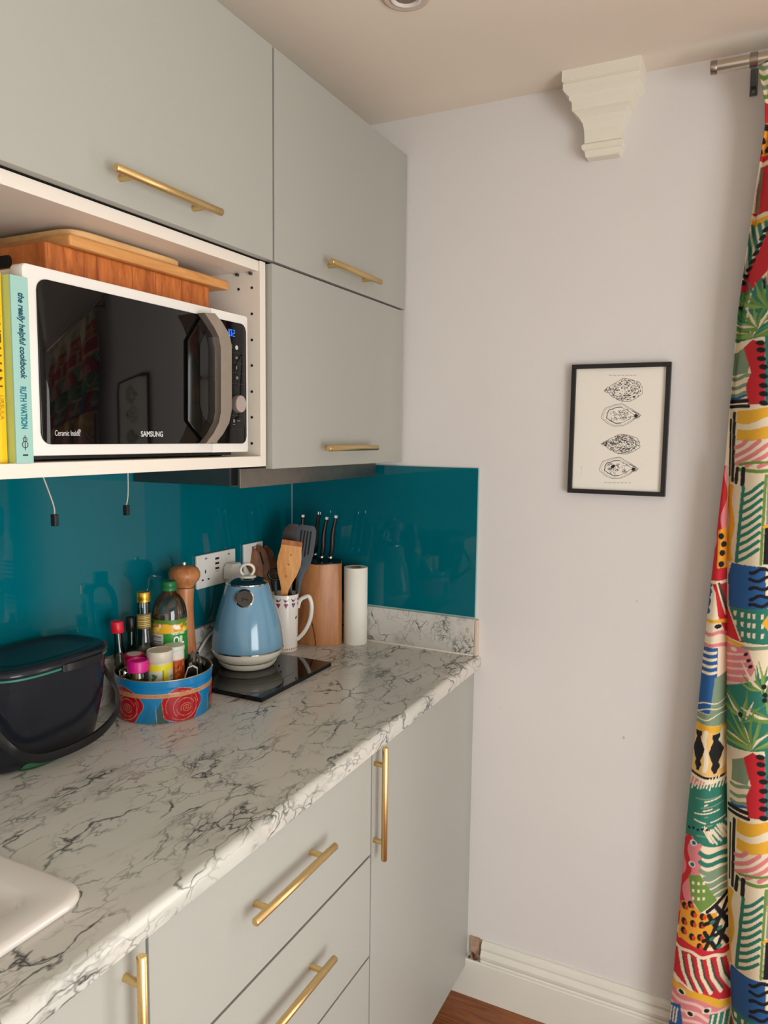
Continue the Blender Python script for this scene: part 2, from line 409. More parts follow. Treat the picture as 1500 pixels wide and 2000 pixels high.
# ------------------------------------------------------------------ plaster corbel under the ceiling
secs = [(0, .0865, .086), (.024, .0865, .086), (.0255, .0825, .082), (.030, .0845, .084), (.042, .084, .083), (.0475, .078, .076),
        (.052, .0725, .071), (.060, .072, .070), (.064, .0665, .066), (.083, .066, .065), (.087, .060, .058), (.095, .052, .048), (.106, .0455, .040),
        (.120, .0425, .036), (.148, .041, .0345), (.150, .0425, .036), (.153, .0465, .040), (.161, .0465, .040), (.164, .0435, .037), (.166, .040, .033), (.178, .0385, .031), (.180, .036, .028)]
tag(obj('corbel', loft(NB(), [[(.8785-w, 0, CZ-h), (.8785+w, 0, CZ-h), (.8785+w, -d, CZ-h), (.8785-w, -d, CZ-h)] for h, w, d in secs]), m_corbel, loc=(.8785, 0, CZ-.09)),
    'white plaster corbel with stepped mouldings high on the pale wall', 'corbel')
# ------------------------------------------------------------------ ceiling downlight
t = thing('downlight', 'round recessed downlight with white rim in the ceiling', 'ceiling light', (.592, -.503, CZ))
c = (.592, -.503, CZ)
bm = NB(); seg = 40
rings = []
for r, h in ((.046, 0), (.0455, -.004), (.040, -.0055), (.034, -.004), (.031, -.0035), (.030, -.001)):
    rings.append([(c[0]+r*math.cos(2*PI*k/seg), c[1]+r*math.sin(2*PI*k/seg), CZ+h) for k in range(seg)])
obj('rim', loft(bm, rings, cap=False), mat('rim_paint', (205, 190, 172), .5), t, True)
obj('inner_ring', loft(NB(), [[(c[0]+r*math.cos(2*PI*k/seg), c[1]+r*math.sin(2*PI*k/seg), CZ+h) for k in range(seg)] for r, h in ((.0315, -.001), (.030, -.0065), (.025, -.0065), (.022, -.0005))], cap=False), m_white, t, True)
obj('lamp_glass', LT([(.0215, -.001), (.0205, -.003), (.0001, -.0035)], c, 28, cap=False), mat('lamp_off', (120, 92, 68), .2), t, True)

# ================================================================== wall cupboards
XF, XC = .367, .349                                   # door fronts, carcass fronts
def handle(p, axis, L, door, out=.03, r=.0065):
    """brass bar on two posts; p = centre of the bar"""
    p = Vector(p); a = Vector((0, 1, 0)) if axis == 'y' else Vector((0, 0, 1)); bm = NB()
    lathe(bm, [(r*.8, -L/2), (r, -L/2+.0015), (r, L/2-.0015), (r*.8, L/2)], p, 12, tuple(a) if axis == 'y' else (0, 0, 1))
    for s in (-1, 1):
        q = p + a*s*L*.34; lathe(bm, [(.0052, -out), (.0052, 0)], q, 10, (1, 0, 0))
    return obj('handle', bm, m_brass, door, 40, label='brushed brass bar handle')
def wall_cab(label, y0, y1, z0, z1, hy, hz, xf=XF, gap=.002, body=None):
    t = thing('wall_cupboard', label, 'cupboard', (.18, (y0+y1)/2, z0), 'grey wall cupboards')
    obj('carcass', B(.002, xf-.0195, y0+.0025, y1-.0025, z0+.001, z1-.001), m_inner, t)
    d = obj('door', B(xf-.018, xf, y0+gap, y1-gap, z0, z1, bev=.0012), m_cab, t)
    if y0 < -1: obj('end_panel', B(.002, xf-.0195, y0+.0005, y0+.0022, z0, z1), m_cab, t)
    obj('top_panel', B(.002, xf-.0195, y0+.0022, y1-.0022, z1-.0008, z1), m_carc, t)
    handle((xf+.03, hy, hz), 'y', .238, d); return t
wall_cab('large grey flap-door wall cupboard above the microwave shelf', -1.345, -.6185, 1.891, 2.291, -.934, 1.928)
wall_cab('upper grey wall cupboard in the corner, just under the ceiling', -.6165, -.002, 1.891, 2.291, -.327, 1.924)
wall_cab('lower grey wall cupboard in the corner, above the cooker hood', -.6235, -.010, 1.4825, 1.8865, -.334, 1.523, .366)
# open shelf unit with the microwave
u = thing('open_shelf_unit', 'white open shelf unit holding the microwave and cookbooks', 'shelf', (.18, -.985, 1.488))
obj('shelf_bottom', B(.002, XC+.006, -1.345, -.6445, 1.488, 1.5085, bev=.0008), m_carc, u)
obj('shelf_top', B(.002, XC, -1.327, -.6445, 1.868, 1.888, bev=.0008), m_carc, u)
sp = obj('side_panel', B(.002, XC+.004, -.6442, -.6262, 1.488, 1.888, bev=.0008), m_carc, u)
obj('side_panel', B(.002, XC+.004, -1.345, -1.3272, 1.509, 1.888, bev=.0008), m_carc, u)
obj('back_panel', B(.002, .008, -1.327, -.6445, 1.509, 1.868), m_carc, u)
for px, pys in ((492, (562, 613, 664, 714, 765, 815, 866)), (466, (565,))):
    for py in pys:
        q = on(px, py, y=-.6445); obj('pin_hole', LT([(.0027, 0), (.0027, .0012)], (q[0], -.6452, q[2]), 10, (0, 1, 0)), m_dark, sp)
for px, py in ((463, 516), (489, 512)):
    q = on(px, py, y=-.6475); obj('shelf_pin', LT([(.003, 0), (.003, .006)], (q[0], -.6505, 1.8645), 10, (0, 1, 0)), m_steel_d, sp)

# cooker hood
t = thing('cooker_hood', 'slim steel cooker hood under the corner cupboard', 'cooker hood', (.15, -.34, 1.443))
obj('body', B(.008, .272, -.639, -.034, 1.4445, 1.4815, bev=.0006), m_steel_d, t)
obj('side_trim', B(.272, .276, -.6405, -.033, 1.4435, 1.4812), m_steel, t)
obj('shadow_gap', B(.276, .293, -.637, -.036, 1.447, 1.4812), m_dark, t)
obj('fascia', B(.293, .299, -.6405, -.033, 1.4415, 1.4815, bev=.0008), m_steel, t, label='brushed steel front fascia')

# under-cupboard lamp leads hanging loose
def lead(label, top, bend, end):
    t = thing('loose_lamp_lead', label, 'cable', top, 'loose leads under the microwave shelf')
    obj('wire', tube(NB(), smooth_path([top, bend, (end[0], end[1], end[2]+.012)], 8), .0011, 6), mat('pale_wire', (190, 178, 160), .5), t, True)
    obj('plug', B(end[0]-.005, end[0]+.005, end[1]-.004, end[1]+.004, end[2]-.006, end[2]+.013, bev=.001), m_black, t)
q0, q1, q2 = on(82, 935, x=.25), on(104, 985, x=.25), on(107, 1020, x=.25)
lead('pale loose wire with black plug hanging under the yellow cookbook end', (.25, q0[1], 1.4875), q1, q2)
q0, q1, q2 = on(250, 930, x=.22), on(250, 965, x=.22), on(247, 1000, x=.22)
lead('dark thin loose wire with black plug beside the cooker hood', (.22, q0[1], 1.4875), q1, q2)

# ================================================================== worktop, splashbacks, base units
ZT = .9705; XW = .606
prof = [(.002, .9345), (XW-.006, .9345), (XW-.001, .937), (XW, .942)]
prof += [(XW-.013+.013*math.cos(math.radians(a)), ZT-.013+.013*math.sin(math.radians(a))) for a in range(0, 91, 15)] + [(.002, ZT)]
bm = NB(); prism(bm, prof, 'y', -1.29, -.001)
pf = [(.485, .9345)] + prof[1:-1] + [(.485, ZT)]
prism(bm, pf, 'y', -1.75, -1.29); box(bm, .002, .14, -1.75, -1.29, .9345, ZT); prism(bm, prof, 'y', -1.86, -1.75)
tag(obj('worktop', bm, m_marble, loc=(0, 0, 0), smooth=35), 'white and grey marble-effect worktop with rounded front edge', 'worktop')
t = thing('back_upstand', 'marble-effect upstand behind the paper roll with beige end strip', 'upstand', (.3, -.01, ZT))
obj('board', B(.019, .590, -.018, -.001, ZT, 1.0695, bev=.0008), m_marble, t)
obj('end_strip', B(.5908, .598, -.016, -.001, ZT, 1.0675, bev=.001), mat('beige_strip', (206, 190, 170), .6), t)
obj('sealant_bead', tube(NB(), [(.02, -.0195, ZT+.001), (.3, -.0195, ZT+.001), (.589, -.0195, ZT+.001)], .0032, 8), m_seal, t, True)
tag(obj('side_upstand', B(.001, .018, -1.86, -.019, ZT, 1.0695, bev=.0008), m_marble), 'marble-effect upstand along the long wall behind the kettle', 'upstand')
t = thing('back_splashback', 'teal glass splashback panel on the far wall behind the knife block', 'splashback', (.3, -.004, 1.072))
obj('glass', B(.0085, .5865, -.0062, -.0008, 1.073, 1.4705), m_teal, t)
obj('polished_edge', B(.5866, .5885, -.0062, -.0008, 1.073, 1.4705), m_edge, t)
obj('bottom_bead', B(.0085, .5885, -.0075, -.0008, 1.0697, 1.0728), m_edge, t)
tag(obj('side_splashback', B(.0008, .0062, -1.86, -.0085, 1.0705, 1.487), m_teal), 'long teal glass splashback panel behind the kettle and bottles', 'splashback')
tag(obj('corner_seal', B(.0064, .0082, -.0082, -.0064, 1.073, 1.443), mat('pale_seal', (150, 180, 180), .4)), 'thin pale sealant line in the splashback corner', 'sealant')

XB = .59
def base_body(name, label, y0, y1, cat, inset=.0):
    t = thing(name, label, cat, (.3, (y0+y1)/2, 0))
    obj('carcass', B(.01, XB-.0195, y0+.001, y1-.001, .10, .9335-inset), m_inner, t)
    obj('plinth', B(.50, .516, y0+.001, y1-.001, .0, .098), m_cab, t); return t
t = base_body('base_cupboard', 'grey base cupboard with upright brass handle against the far wall', -.604, -.022, 'cupboard')
d = obj('door', B(XB-.018, XB, -.6025, -.0215, .090, .926, bev=.0012), m_cab, t)
obj('filler_strip', B(XB-.02, XB-.003, -.0208, -.0008, .090, .9335), m_cab, t)
handle((XB+.024, -.5945, .8215), 'z', .236, d, .024)
t = base_body('drawer_unit', 'grey three-drawer base unit with horizontal brass handles', -1.218, -.6055, 'drawers')
for z0, z1, hz in ((.7175, .926, .838), (.5005, .7120, .628), (.090, .4950, .41)):
    d = obj('drawer_front', B(XB-.018, XB, -1.2155, -.6075, z0, z1, bev=.0012), m_cab, t)
    handle((XB+.028, -.914, hz), 'y', .236, d, .028)
t = base_body('sink_cupboard', 'grey cupboard under the sink with upright brass handle', -1.84, -1.2195, 'cupboard', .21)
d = obj('door', B(XB-.018, XB, -1.838, -1.2205, .090, .926, bev=.0012), m_cab, t)
handle((XB+.028, -1.256, .815), 'z', .236, d, .028)

# ceramic sink let into the worktop
cx, cy, hx, hy = .316, -1.522, .208, .282
def rring(e, z, r): return [(u_, v_, ZT+z) for u_, v_ in rrect(cx-hx+e, cx+hx-e, cy-hy+e, cy+hy-e, r, 8)]
R = [rring(.004, .0002, .036), rring(0, .003, .040), rring(.0008, .0075, .040), rring(.004, .0108, .038), rring(.010, .0125, .036), rring(.044, .0118, .030), rring(.050, .0095, .028), rring(.055, .003, .026),
     rring(.060, -.02, .026), rring(.066, -.15, .030), rring(.078, -.178, .035), rring(.11, -.185, .04), rring(.195, -.187, .008)]
tag(obj('sink', loft(NB(), R, cap=False), m_ceram, loc=(cx, cy, ZT), smooth=True), 'white ceramic sink with rounded rim set into the worktop', 'sink')

# ------------------------------------------------------------------ sockets
def socket(label, y0, y1, z0, z1, gangs):
    t = thing('wall_socket', label, 'socket', (.0065, (y0+y1)/2, (z0+z1)/2))
    obj('faceplate', B(.0065, .0145, y0, y1, z0, z1, bev=.0025), m_white, t)
    for gy in gangs:
        obj('switch', B(.0145, .0168, gy-.006, gy+.006, z1-.027, z1-.008, bev=.0008), m_white, t)
        obj('switch_mark', B(.0168, .0171, gy-.004, gy+.004, z1-.012, z1-.0095), m_ink, t)
        for dy, dz, w, h in ((0, .041, .0022, .0045), (-.011, .021, .0032, .0022), (.011, .021, .0032, .0022)):
            obj('pin_slot', B(.0143, .0147, gy+dy-w, gy+dy+w, z0+dz-h, z0+dz+h), m_dark, t)
    return t
s2 = socket('white double wall socket with three charging ports and a plug', -.441, -.288, 1.166, 1.251, (-.410, -.320))
for k in range(3): obj('charging_port', B(.0143, .0148, -.372, -.357, 1.232-k*.0125, 1.2375-k*.0125), m_ink, s2)
for k in range(3): obj('port_mark', B(.0144, .0147, -.371+.005*k, -.368+.005*k, 1.2015, 1.203), m_ink, s2)
socket('white single wall socket mostly hidden behind the wooden spoons', -.250, -.164, 1.170, 1.256, (-.207,))
t = thing('mains_plug', 'white mains plug pushed into the double wall socket', 'plug', (.0175, -.318, 1.195))
obj('plug_body', prism(NB(), [(-.345, 1.180), (-.338, 1.170), (-.303, 1.170), (-.296, 1.180), (-.296, 1.207), (-.303, 1.218), (-.336, 1.218), (-.345, 1.207)], 'x', .0172, .043, .004), m_white, t, 30)
obj('cord', tube(NB(), smooth_path([(.036, -.320, 1.171), (.040, -.322, 1.150), (.036, -.35, 1.08), (.030, -.42, 1.045), (.028, -.468, 1.0), (.032, -.474, .985), (.06, -.462, .984), (.064, -.448, .9845)], 8), .0031, 8), m_white, t, True)
obj('strain_relief', LT([(.0045, 0), (.0042, .004), (.0045, .008), (.004, .012), (.0044, .016)], (.037, -.3205, 1.155), 10), m_white, t, True)

# ================================================================== microwave and what is on the shelf
XM, SZ = .347, 1.5085
t = thing('microwave', 'white microwave with black glass front and silver handle', 'microwave', (.19, -.925, SZ))
obj('body', B(.03, .322, -1.168, -.680, 1.5165, 1.772, bev=.004), m_white, t)
for x in (.06, .30):
    for y in (-1.13, -.72): obj('foot', LT([(.012, 0), (.014, .0085)], (x, y, SZ), 16), m_black, t)
obj('underside', B(.04, .315, -1.16, -.69, 1.5112, 1.5163), m_black, t)
dr = obj('door', prism(NB(), rrect(-1.1735, -.7855, 1.5175, 1.7765, .008, 4, (0, 1, 1, 0)), 'x', .322, XM, .0025), m_white, t, 35)
cp = obj('control_panel', prism(NB(), rrect(-.7850, -.6770, 1.5175, 1.7765, .004, 4, (1, 0, 0, 1)), 'x', .322, XM, .0015), m_white, t, 35)
obj('door_glass', prism(NB(), rrect(-1.1525, -.7853, 1.5335, 1.7600, .016, 6, (0, 1, 1, 0)), 'x', XM, XM+.0022, .0008), m_blackglass, dr, 35)
obj('control_glass', prism(NB(), rrect(-.7850, -.6850, 1.5335, 1.7600, .014, 6, (1, 0, 0, 1)), 'x', XM, XM+.0022, .0008), m_blackglass, cp, 35)
def yz(px, py, x=.358): q = on(px, py, x=x); return (q[1], q[2])
# dark moulded pocket behind the grip, then the angular silver grip
pk = [yz(*p, x=.351) for p in ((397, 612), (366, 665), (366, 822), (402, 866), (424, 840), (430, 800), (430, 680), (420, 640))]
obj('grip_recess', prism(NB(), pk[::-1], 'x', XM+.0022, XM+.005, .0012), mat('recess_black', (6, 6, 7), .12), dr, 30)
pi_ = [yz(*p, x=.353) for p in ((403, 645), (391, 672), (391, 735), (426, 738), (426, 700), (421, 668), (412, 645))]
obj('grip_recess_panel', prism(NB(), pi_[::-1], 'x', XM+.005, XM+.0058), mat('recess_gloss', (22, 22, 24), .1), dr)
pi_ = [yz(*p, x=.353) for p in ((391, 741), (391, 790), (396, 812), (411, 832), (420, 818), (426, 790), (426, 741))]
obj('grip_recess_panel', prism(NB(), pi_[::-1], 'x', XM+.005, XM+.0058), mat('recess_gloss', (22, 22, 24), .1), dr)
outer = [(416, 612), (430, 630), (444, 652), (449, 675), (449, 800), (444, 826), (432, 848), (419, 864)]
inner = [(398, 866), (412, 848), (424, 826), (428, 805), (428, 680), (424, 658), (412, 636), (395, 611)]
loop = [yz(*p, x=.362) for p in outer + inner]
obj('grip', prism(NB(), loop[::-1], 'x', XM+.003, .367, .0012), mat('silver_grip', (176, 164, 150), .38, metal=.75, var=.03, vscale=60), dr, 25, label='silver angular door grip')
q = yz(465, 789, .352)
obj('dial', LT([(.0165, 0), (.0165, .008), (.0155, .0105), (.0002, .0112)], (XM+.0022, q[0], q[1]), 32, (1, 0, 0), cap=False), mat('dial_silver', (214, 200, 196), .3, metal=.8), cp, 30, label='round silver dial')
m_print = mat('pale_print', (196, 196, 194), .5); m_blue = mat('blue_digits', (40, 110, 220), .5, emit=(40, 120, 255), estr=.7)
def digit(c, y, z, w, h, par):
    on_ = {'0': 'abcdef', '2': 'abged', '1': 'bc'}[c]; k = .0013; bm = NB()
    sg = {'a': (y, y+w, z+h-k, z+h), 'g': (y, y+w, z+h/2-k/2, z+h/2+k/2), 'd': (y, y+w, z, z+k), 'f': (y, y+k, z+h/2, z+h), 'b': (y+w-k, y+w, z+h/2, z+h), 'e': (y, y+k, z, z+h/2), 'c': (y+w-k, y+w, z, z+h/2)}
    for s_ in on_: box(bm, XM+.0022, XM+.0026, *sg[s_])
    obj('display_digit', bm, m_blue, par)
y0, z0 = yz(448, 656, .349); h = .0125
digit('1', y0-.0085, z0, .0065, h, cp); digit('0', y0, z0, .0065, h, cp); digit('2', y0+.0092, z0, .0065, h, cp)
XT = XM+.0021
def put(par, s, px, py, w, h=None, m=m_print, x=XM+.002, **k):
    q = on(px, py, x=x); return obj('lettering', text_mesh(s, UY, UZ, (x+.0001, q[1], q[2]), w=w, h=h, depth=.0005, **k), m, par)
put(dr, 'SAMSUNG', 275, 853, .0500, .0092, bold=.02); put(dr, 'Ceramic Inside', 107, 851, .0440, .0078); put(dr, '®', 152, 845, .005)
for px, py, r in ((462, 679, .0042),):
    q = yz(px, py, .349); obj('button_mark', LT([(r, 0), (r, .0003)], (XT, q[0], q[1]), 20, (1, 0, 0)), m_print, cp)
m_dimp = mat('dim_print', (120, 120, 118), .5)
for px, py, w, h in ((462, 699, .006, .004), (462, 718, .003, .006), (463, 738, .006, .005), (451, 674, .009, .0012), (451, 678, .009, .0012), (457, 822, .005, .006), (466, 822, .009, .0016), (457, 829, .007, .0012)):
    q = yz(px, py, .349); obj('button_mark', B(XT, XT+.0003, q[0]-w/2, q[0]+w/2, q[1]-h/2, q[1]+h/2), m_dimp, cp)
m_linep = mat('line_print', (48, 48, 50), .4)
for py in (690, 709, 729, 750, 812, 838):
    q = yz(466, py, .349); obj('button_line', B(XT, XT+.0003, q[0]-.021, q[0]+.017, q[1]-.0003, q[1]+.0003), m_linep, cp)

# cookbooks
def book(name, label, y0, y1, x1, zh, cover, spine, depth=.21):
    t = thing(name, label, 'book', ((x1-depth/2), (y0+y1)/2, SZ), 'cookbooks beside the microwave')
    obj('pages', B(x1-depth+.004, x1-.006, y0+.002, y1-.002, SZ+.003, SZ+zh-.004), mat('paper', (226, 214, 190), .8), t)
    for a, b in ((y0, y0+.0022), (y1-.0022, y1)): obj('cover_board', B(x1-depth, x1-.003, a, b, SZ, SZ+zh), cover, t)
    s_ = obj('spine', B(x1-.0032, x1, y0, y1, SZ, SZ+zh, bev=.0008), spine, t); return t, s_
m_yel = mat('yellow_cover', (236, 194, 22), .45)
t, s_ = book('cookbook', 'yellow cookbook with dark serif title on its spine', -1.2320, -1.2020, .343, .2490, m_yel, m_yel)
DN = (0, 0, -1)
obj('lettering', text_mesh('TRULY ITALIAN', DN, UY, (.3431, -1.2195, 1.7510), w=.142, h=.0135), mat('brown_ink', (92, 62, 24), .6), s_)
obj('lettering', text_mesh('URSULA', DN, UY, (.3431, -1.2110, 1.5980), w=.032, h=.006), mat('ochre_ink', (190, 148, 30), .6), s_)
obj('lettering', text_mesh('FERRIGNO', DN, UY, (.3431, -1.2200, 1.5980), w=.040, h=.006), mat('ochre_ink', (190, 148, 30), .6), s_)
t, s_ = book('cookbook', 'pale aqua cookbook with teal italic title next to the microwave', -1.2000, -1.1735, .358, .2460, mat('green_cover', (190, 204, 120), .5), mat('aqua_spine', (150, 192, 182), .5))
m_tealink = mat('teal_ink', (10, 74, 92), .6)
obj('lettering', text_mesh('the really helpful cookbook', DN, UY, (.3581, -1.1925, 1.7330), w=.112, h=.0120, shear=.2, bold=.022), m_tealink, s_)
obj('lettering', text_mesh('RUTH WATSON', DN, UY, (.3581, -1.1915, 1.6105), w=.056, h=.0095, bold=.03), mat('aqua_ink', (20, 116, 132), .6), s_)
bm = NB()
for cz, r in ((1.5405, .0030), (1.5335, .0044)):
    tube(bm, [(.3583, -1.1865+r*math.cos(a*PI/10), cz+r*math.sin(a*PI/10)) for a in range(21)], .00045, 5)
tube(bm, [(.3583, -1.1865, 1.546), (.3583, -1.1865, 1.526)], .00045, 5)
obj('publisher_mark', bm, m_ink, s_)
obj('publisher_mark', B(.358, .3583, -1.1905, -1.1825, 1.5185, 1.5205), m_ink, s_)

# wooden bread bin on the microwave
MZ = 1.7722
t = thing('bread_bin', 'reddish wooden bread bin with overhanging board lid on the microwave', 'bread bin', (.17, -.90, MZ))
m_bin = wood('acacia', (146, 72, 26), (204, 118, 54), 16, (1.5, 5, .9), .4)
m_lid = wood('beech_lid', (186, 122, 62), (214, 156, 92), 7, (3, .9, 8), .42)
prism_bin = NB(); box(prism_bin, .045, .288, -1.086, -.716, MZ, 1.8300, bev=.003)
bd = obj('box', prism_bin, m_bin, t)
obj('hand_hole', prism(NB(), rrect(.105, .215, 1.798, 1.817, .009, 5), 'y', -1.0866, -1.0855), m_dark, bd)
for y in (-.99, -.915, -.86, -.795): obj('stave_joint', B(.2878, .2884, y-.0003, y+.0003, MZ+.003, 1.828), mat('joint', (128, 64, 30), .7), bd)
obj('lid', B(.040, .300, -1.052, -.672, 1.8303, 1.8480, bev=.0035), m_lid, t)
tag(obj('chopping_board', loft(NB(), [sq(.190, -.917, .104-e, .126-e, z, 9, 64) for e, z in ((.002, 1.8482), (0, 1.850), (0, 1.8585), (.003, 1.8605))]), wood('pale_board', (196, 146, 88), (222, 178, 120), 8, (3, .8, 8), .5), loc=(.190, -.917, 1.8482), smooth=30),
    'pale wooden chopping board with rounded corners on the bread bin lid', 'chopping board')

# ================================================================== things on the worktop
# glass hob plate
t = thing('hob_plate', 'small square black glass hob plate under the kettle', 'hob', (.16, -.425, ZT))
obj('glass', B(.024, .304, -.577, -.277, ZT+.0005, ZT+.0105, bev=.0012), m_blackglass, t)
cc = (.15, -.425); m_ring = mat('ring_print', (120, 116, 110), .4)
for a0, a1, r in ((-60, 60, .118), (120, 240, .118)):
    bm = NB()
    for k in range(24):
        a, b = [math.radians(a0+(a1-a0)*q/24) for q in (k, k+1)]
        vs = [bm.verts.new((cc[0]+rr*math.cos(x), cc[1]+rr*math.sin(x), ZT+.0108)) for rr, x in ((r-.0018, a), (r, a), (r, b), (r-.0018, b))]; bm.faces.new(vs)
    obj('ring_mark', bm, m_ring, t)

HZ = ZT+.0105
# kettle
kx, ky = .129, -.391
t = thing('kettle', 'pale blue cone-shaped electric kettle with cream base and ring knob', 'kettle', (kx, ky, HZ))
m_kblue = mat('kettle_blue', (110, 154, 180), .14, coat=.5); m_cream = mat('kettle_cream', (226, 218, 200), .25, coat=.3)
K = (kx, ky, HZ)
obj('power_base', LT([(.055, .0), (.062, .001), (.066, .004), (.071, .012), (.072, .014), (.068, .0155)], K, 56), m_cream, t, 40)
obj('base_gap', LT([(.066, .0155), (.066, .0175)], K, 48), m_black, t)
obj('lower_band', LT([(.068, .0175), (.076, .022), (.083, .030), (.0865, .039), (.087, .0435)], K, 56), m_cream, t, 50)
obj('chrome_band', LT([(.0872, .0435), (.0895, .0445), (.0895, .047), (.0875, .0485)], K, 56), m_chrome, t, 50)
obj('body', LT([(.0875, .0485), (.0882, .052), (.0875, .062), (.0855, .080), (.081, .105), (.0745, .132), (.067, .158), (.0595, .182), (.0525, .203), (.0515, .2055)], K, 64), m_kblue, t, 50)
obj('top_rim', LT([(.0520, .2050), (.0525, .2065), (.0520, .2085), (.049, .2090)], K, 56), m_chrome, t, 50)
lid = obj('lid', LT([(.0505, .2085), (.049, .2105), (.041, .216), (.028, .2205), (.0002, .2215)], K, 48, cap=False), mat('lid_dark', (22, 52, 62), .12, coat=.4), t, True)
obj('knob_plate', LT([(.022, .2195), (.0215, .2235), (.010, .2255), (.0002, .226)], K, 32, cap=False), m_cream, lid, True)
vd = Vector((.60, -.80, 0)); vr = Vector((.80, .60, 0)); kc = Vector(K)
obj('knob_ring', tube(NB(), [kc + vr*(.0165*math.cos(a)) + Vector((0, 0, .2385+.0155*math.sin(a))) + vd*.004*math.sin(a) for a in [math.radians(-70+k*20) for k in range(17)]], .0046, 10, .8), m_cream, lid, True)
# temperature gauge on the side towards the room
gz = .178; gr = .0615; gd = Vector((vd.x*.955+vr.x*-.10, vd.y*.955+vr.y*-.10, .27)).normalized(); gp = kc + Vector((vd.x-.11*vr.x, vd.y-.11*vr.y, 0)).normalized()*(gr-.006) + Vector((0, 0, gz))
g = obj('gauge', LT([(.0215, -.006), (.0225, .006), (.0222, .0085), (.0195, .010), (.0185, .0085)], gp, 36, gd, cap=False), m_chrome, t, 40, label='round chrome temperature gauge')
obj('gauge_face', LT([(.0187, .0075), (.0002, .0076)], gp, 36, gd, cap=False), mat('gauge_dark', (62, 58, 54), .12, var=.2, vscale=60), g, True)
ga, gu, gw = basis(gd)
obj('gauge_needle', tube(NB(), [gp+ga*.0085-gu*.008+gw*.004, gp+ga*.0085+gu*.006-gw*.001, gp+ga*.0085+gu*.004+gw*.007], .0009, 6), m_black, g)
hb = -vd
obj('handle', tube(NB(), smooth_path([kc+hb*.052+Vector((0, 0, .198)), kc+hb*.074+Vector((0, 0, .205)), kc+hb*.092+Vector((0, 0, .18)), kc+hb*.096+Vector((0, 0, .12)), kc+hb*.088+Vector((0, 0, .075))], 6), .0085, 10, .7), m_cream, t, True)
sdir = Vector((-vd.x*.75-vr.x*.66, -vd.y*.75-vr.y*.66, 0)).normalized(); sw = Vector((-sdir.y, sdir.x, 0))
obj('spout', loft(NB(), [[kc+sdir*(r+a_)+sw*b_+Vector((0, 0, z)) for a_, b_ in ((-.012, -.016), (.002, -.009), (.006, 0), (.002, .009), (-.012, .016))] for r, z in ((.063, .165), (.058, .185), (.053, .2035))]), m_kblue, t, 50)

# ------------------------------------------------------------------ tall mug with the utensils
mx, my = .119, -.213; MG = (mx, my, ZT)
t = thing('tall_mug', 'tall white mug with small red and purple hearts holding the utensils', 'mug', MG)
NA, NV = 220, 120
cv = Canvas(0, .25, 0, .16, .0006, (232, 224, 214))
for k in range(11):
    x = .011+k*.0227; col = [(150, 52, 82), (112, 70, 120), (168, 60, 70)][k % 3]
    cv.dot(x-.0028, .136, .0036, .0034, col); cv.dot(x+.0028, .136, .0036, .0034, col); cv.poly([(x-.0062, .135), (x+.0062, .135), (x, .125)], col)
    cv.stroke([(x-.007, .150), (x-.003, .1445), (x+.003, .1445), (x+.007, .150)], (70, 46, 60), .0022); cv.dot(x-.002, .1455, .004, .0028, (84, 44, 74))
for k in range(36): cv.poly([(.0035+k*.00695-.0026, .012), (.0035+k*.00695+.0026, .012), (.0035+k*.00695, .0065)], (176, 52, 60))
for k in range(9): cv.dot(rng.uniform(0, .25), rng.uniform(.04, .11), .003, .004, (70, 36, 40))
for k in range(6):
    a, b = rng.uniform(0, .24), rng.uniform(.03, .05); cv.stroke([(a, b), (a+.01, b+.001)], (80, 60, 50), .0015)
th = np.linspace(0, 2*PI, NA, endpoint=False); zz = np.linspace(0, 1, NV)
V = np.empty((NV, NA, 3)); Hm = .156
rad = .0345+.0035*zz + np.where(zz < .02, -.002*(1-zz/.02), 0)
V[..., 0] = mx + rad[:, None]*np.cos(th); V[..., 1] = my + rad[:, None]*np.sin(th); V[..., 2] = ZT+.0004 + Hm*zz[:, None]
uu = np.broadcast_to(th/(2*PI)*.25, (NV, NA)); vv = np.broadcast_to((zz*.16)[:, None], (NV, NA))
obj('cup', grid_mesh('cup', V, cv.get(uu, vv), True), printed('mug_print', .15, .4), t, True)
obj('inner_wall', LT([(.0378, Hm), (.0368, Hm+.0012), (.0352, Hm), (.033, .02), (.0325, .006), (.0002, .005)], (mx, my, ZT+.0004), 48, cap=False), m_ceram, t, True)
hd = Vector((.92, .40, 0)).normalized(); P0 = Vector(MG)
obj('mug_handle', tube(NB(), smooth_path([P0+hd*.036+Vector((0, 0, .118)), P0+hd*.042+Vector((0, 0, .138)), P0+hd*.054+Vector((0, 0, .147)), P0+hd*.066+Vector((0, 0, .149)), P0+hd*.073+Vector((0, 0, .130)), P0+hd*.073+Vector((0, 0, .105)), P0+hd*.067+Vector((0, 0, .078)), P0+hd*.054+Vector((0, 0, .052)), P0+hd*.040+Vector((0, 0, .036)), P0+hd*.034+Vector((0, 0, .03))], 6),     .0043, 12, 1.3), m_ceram, t, True)

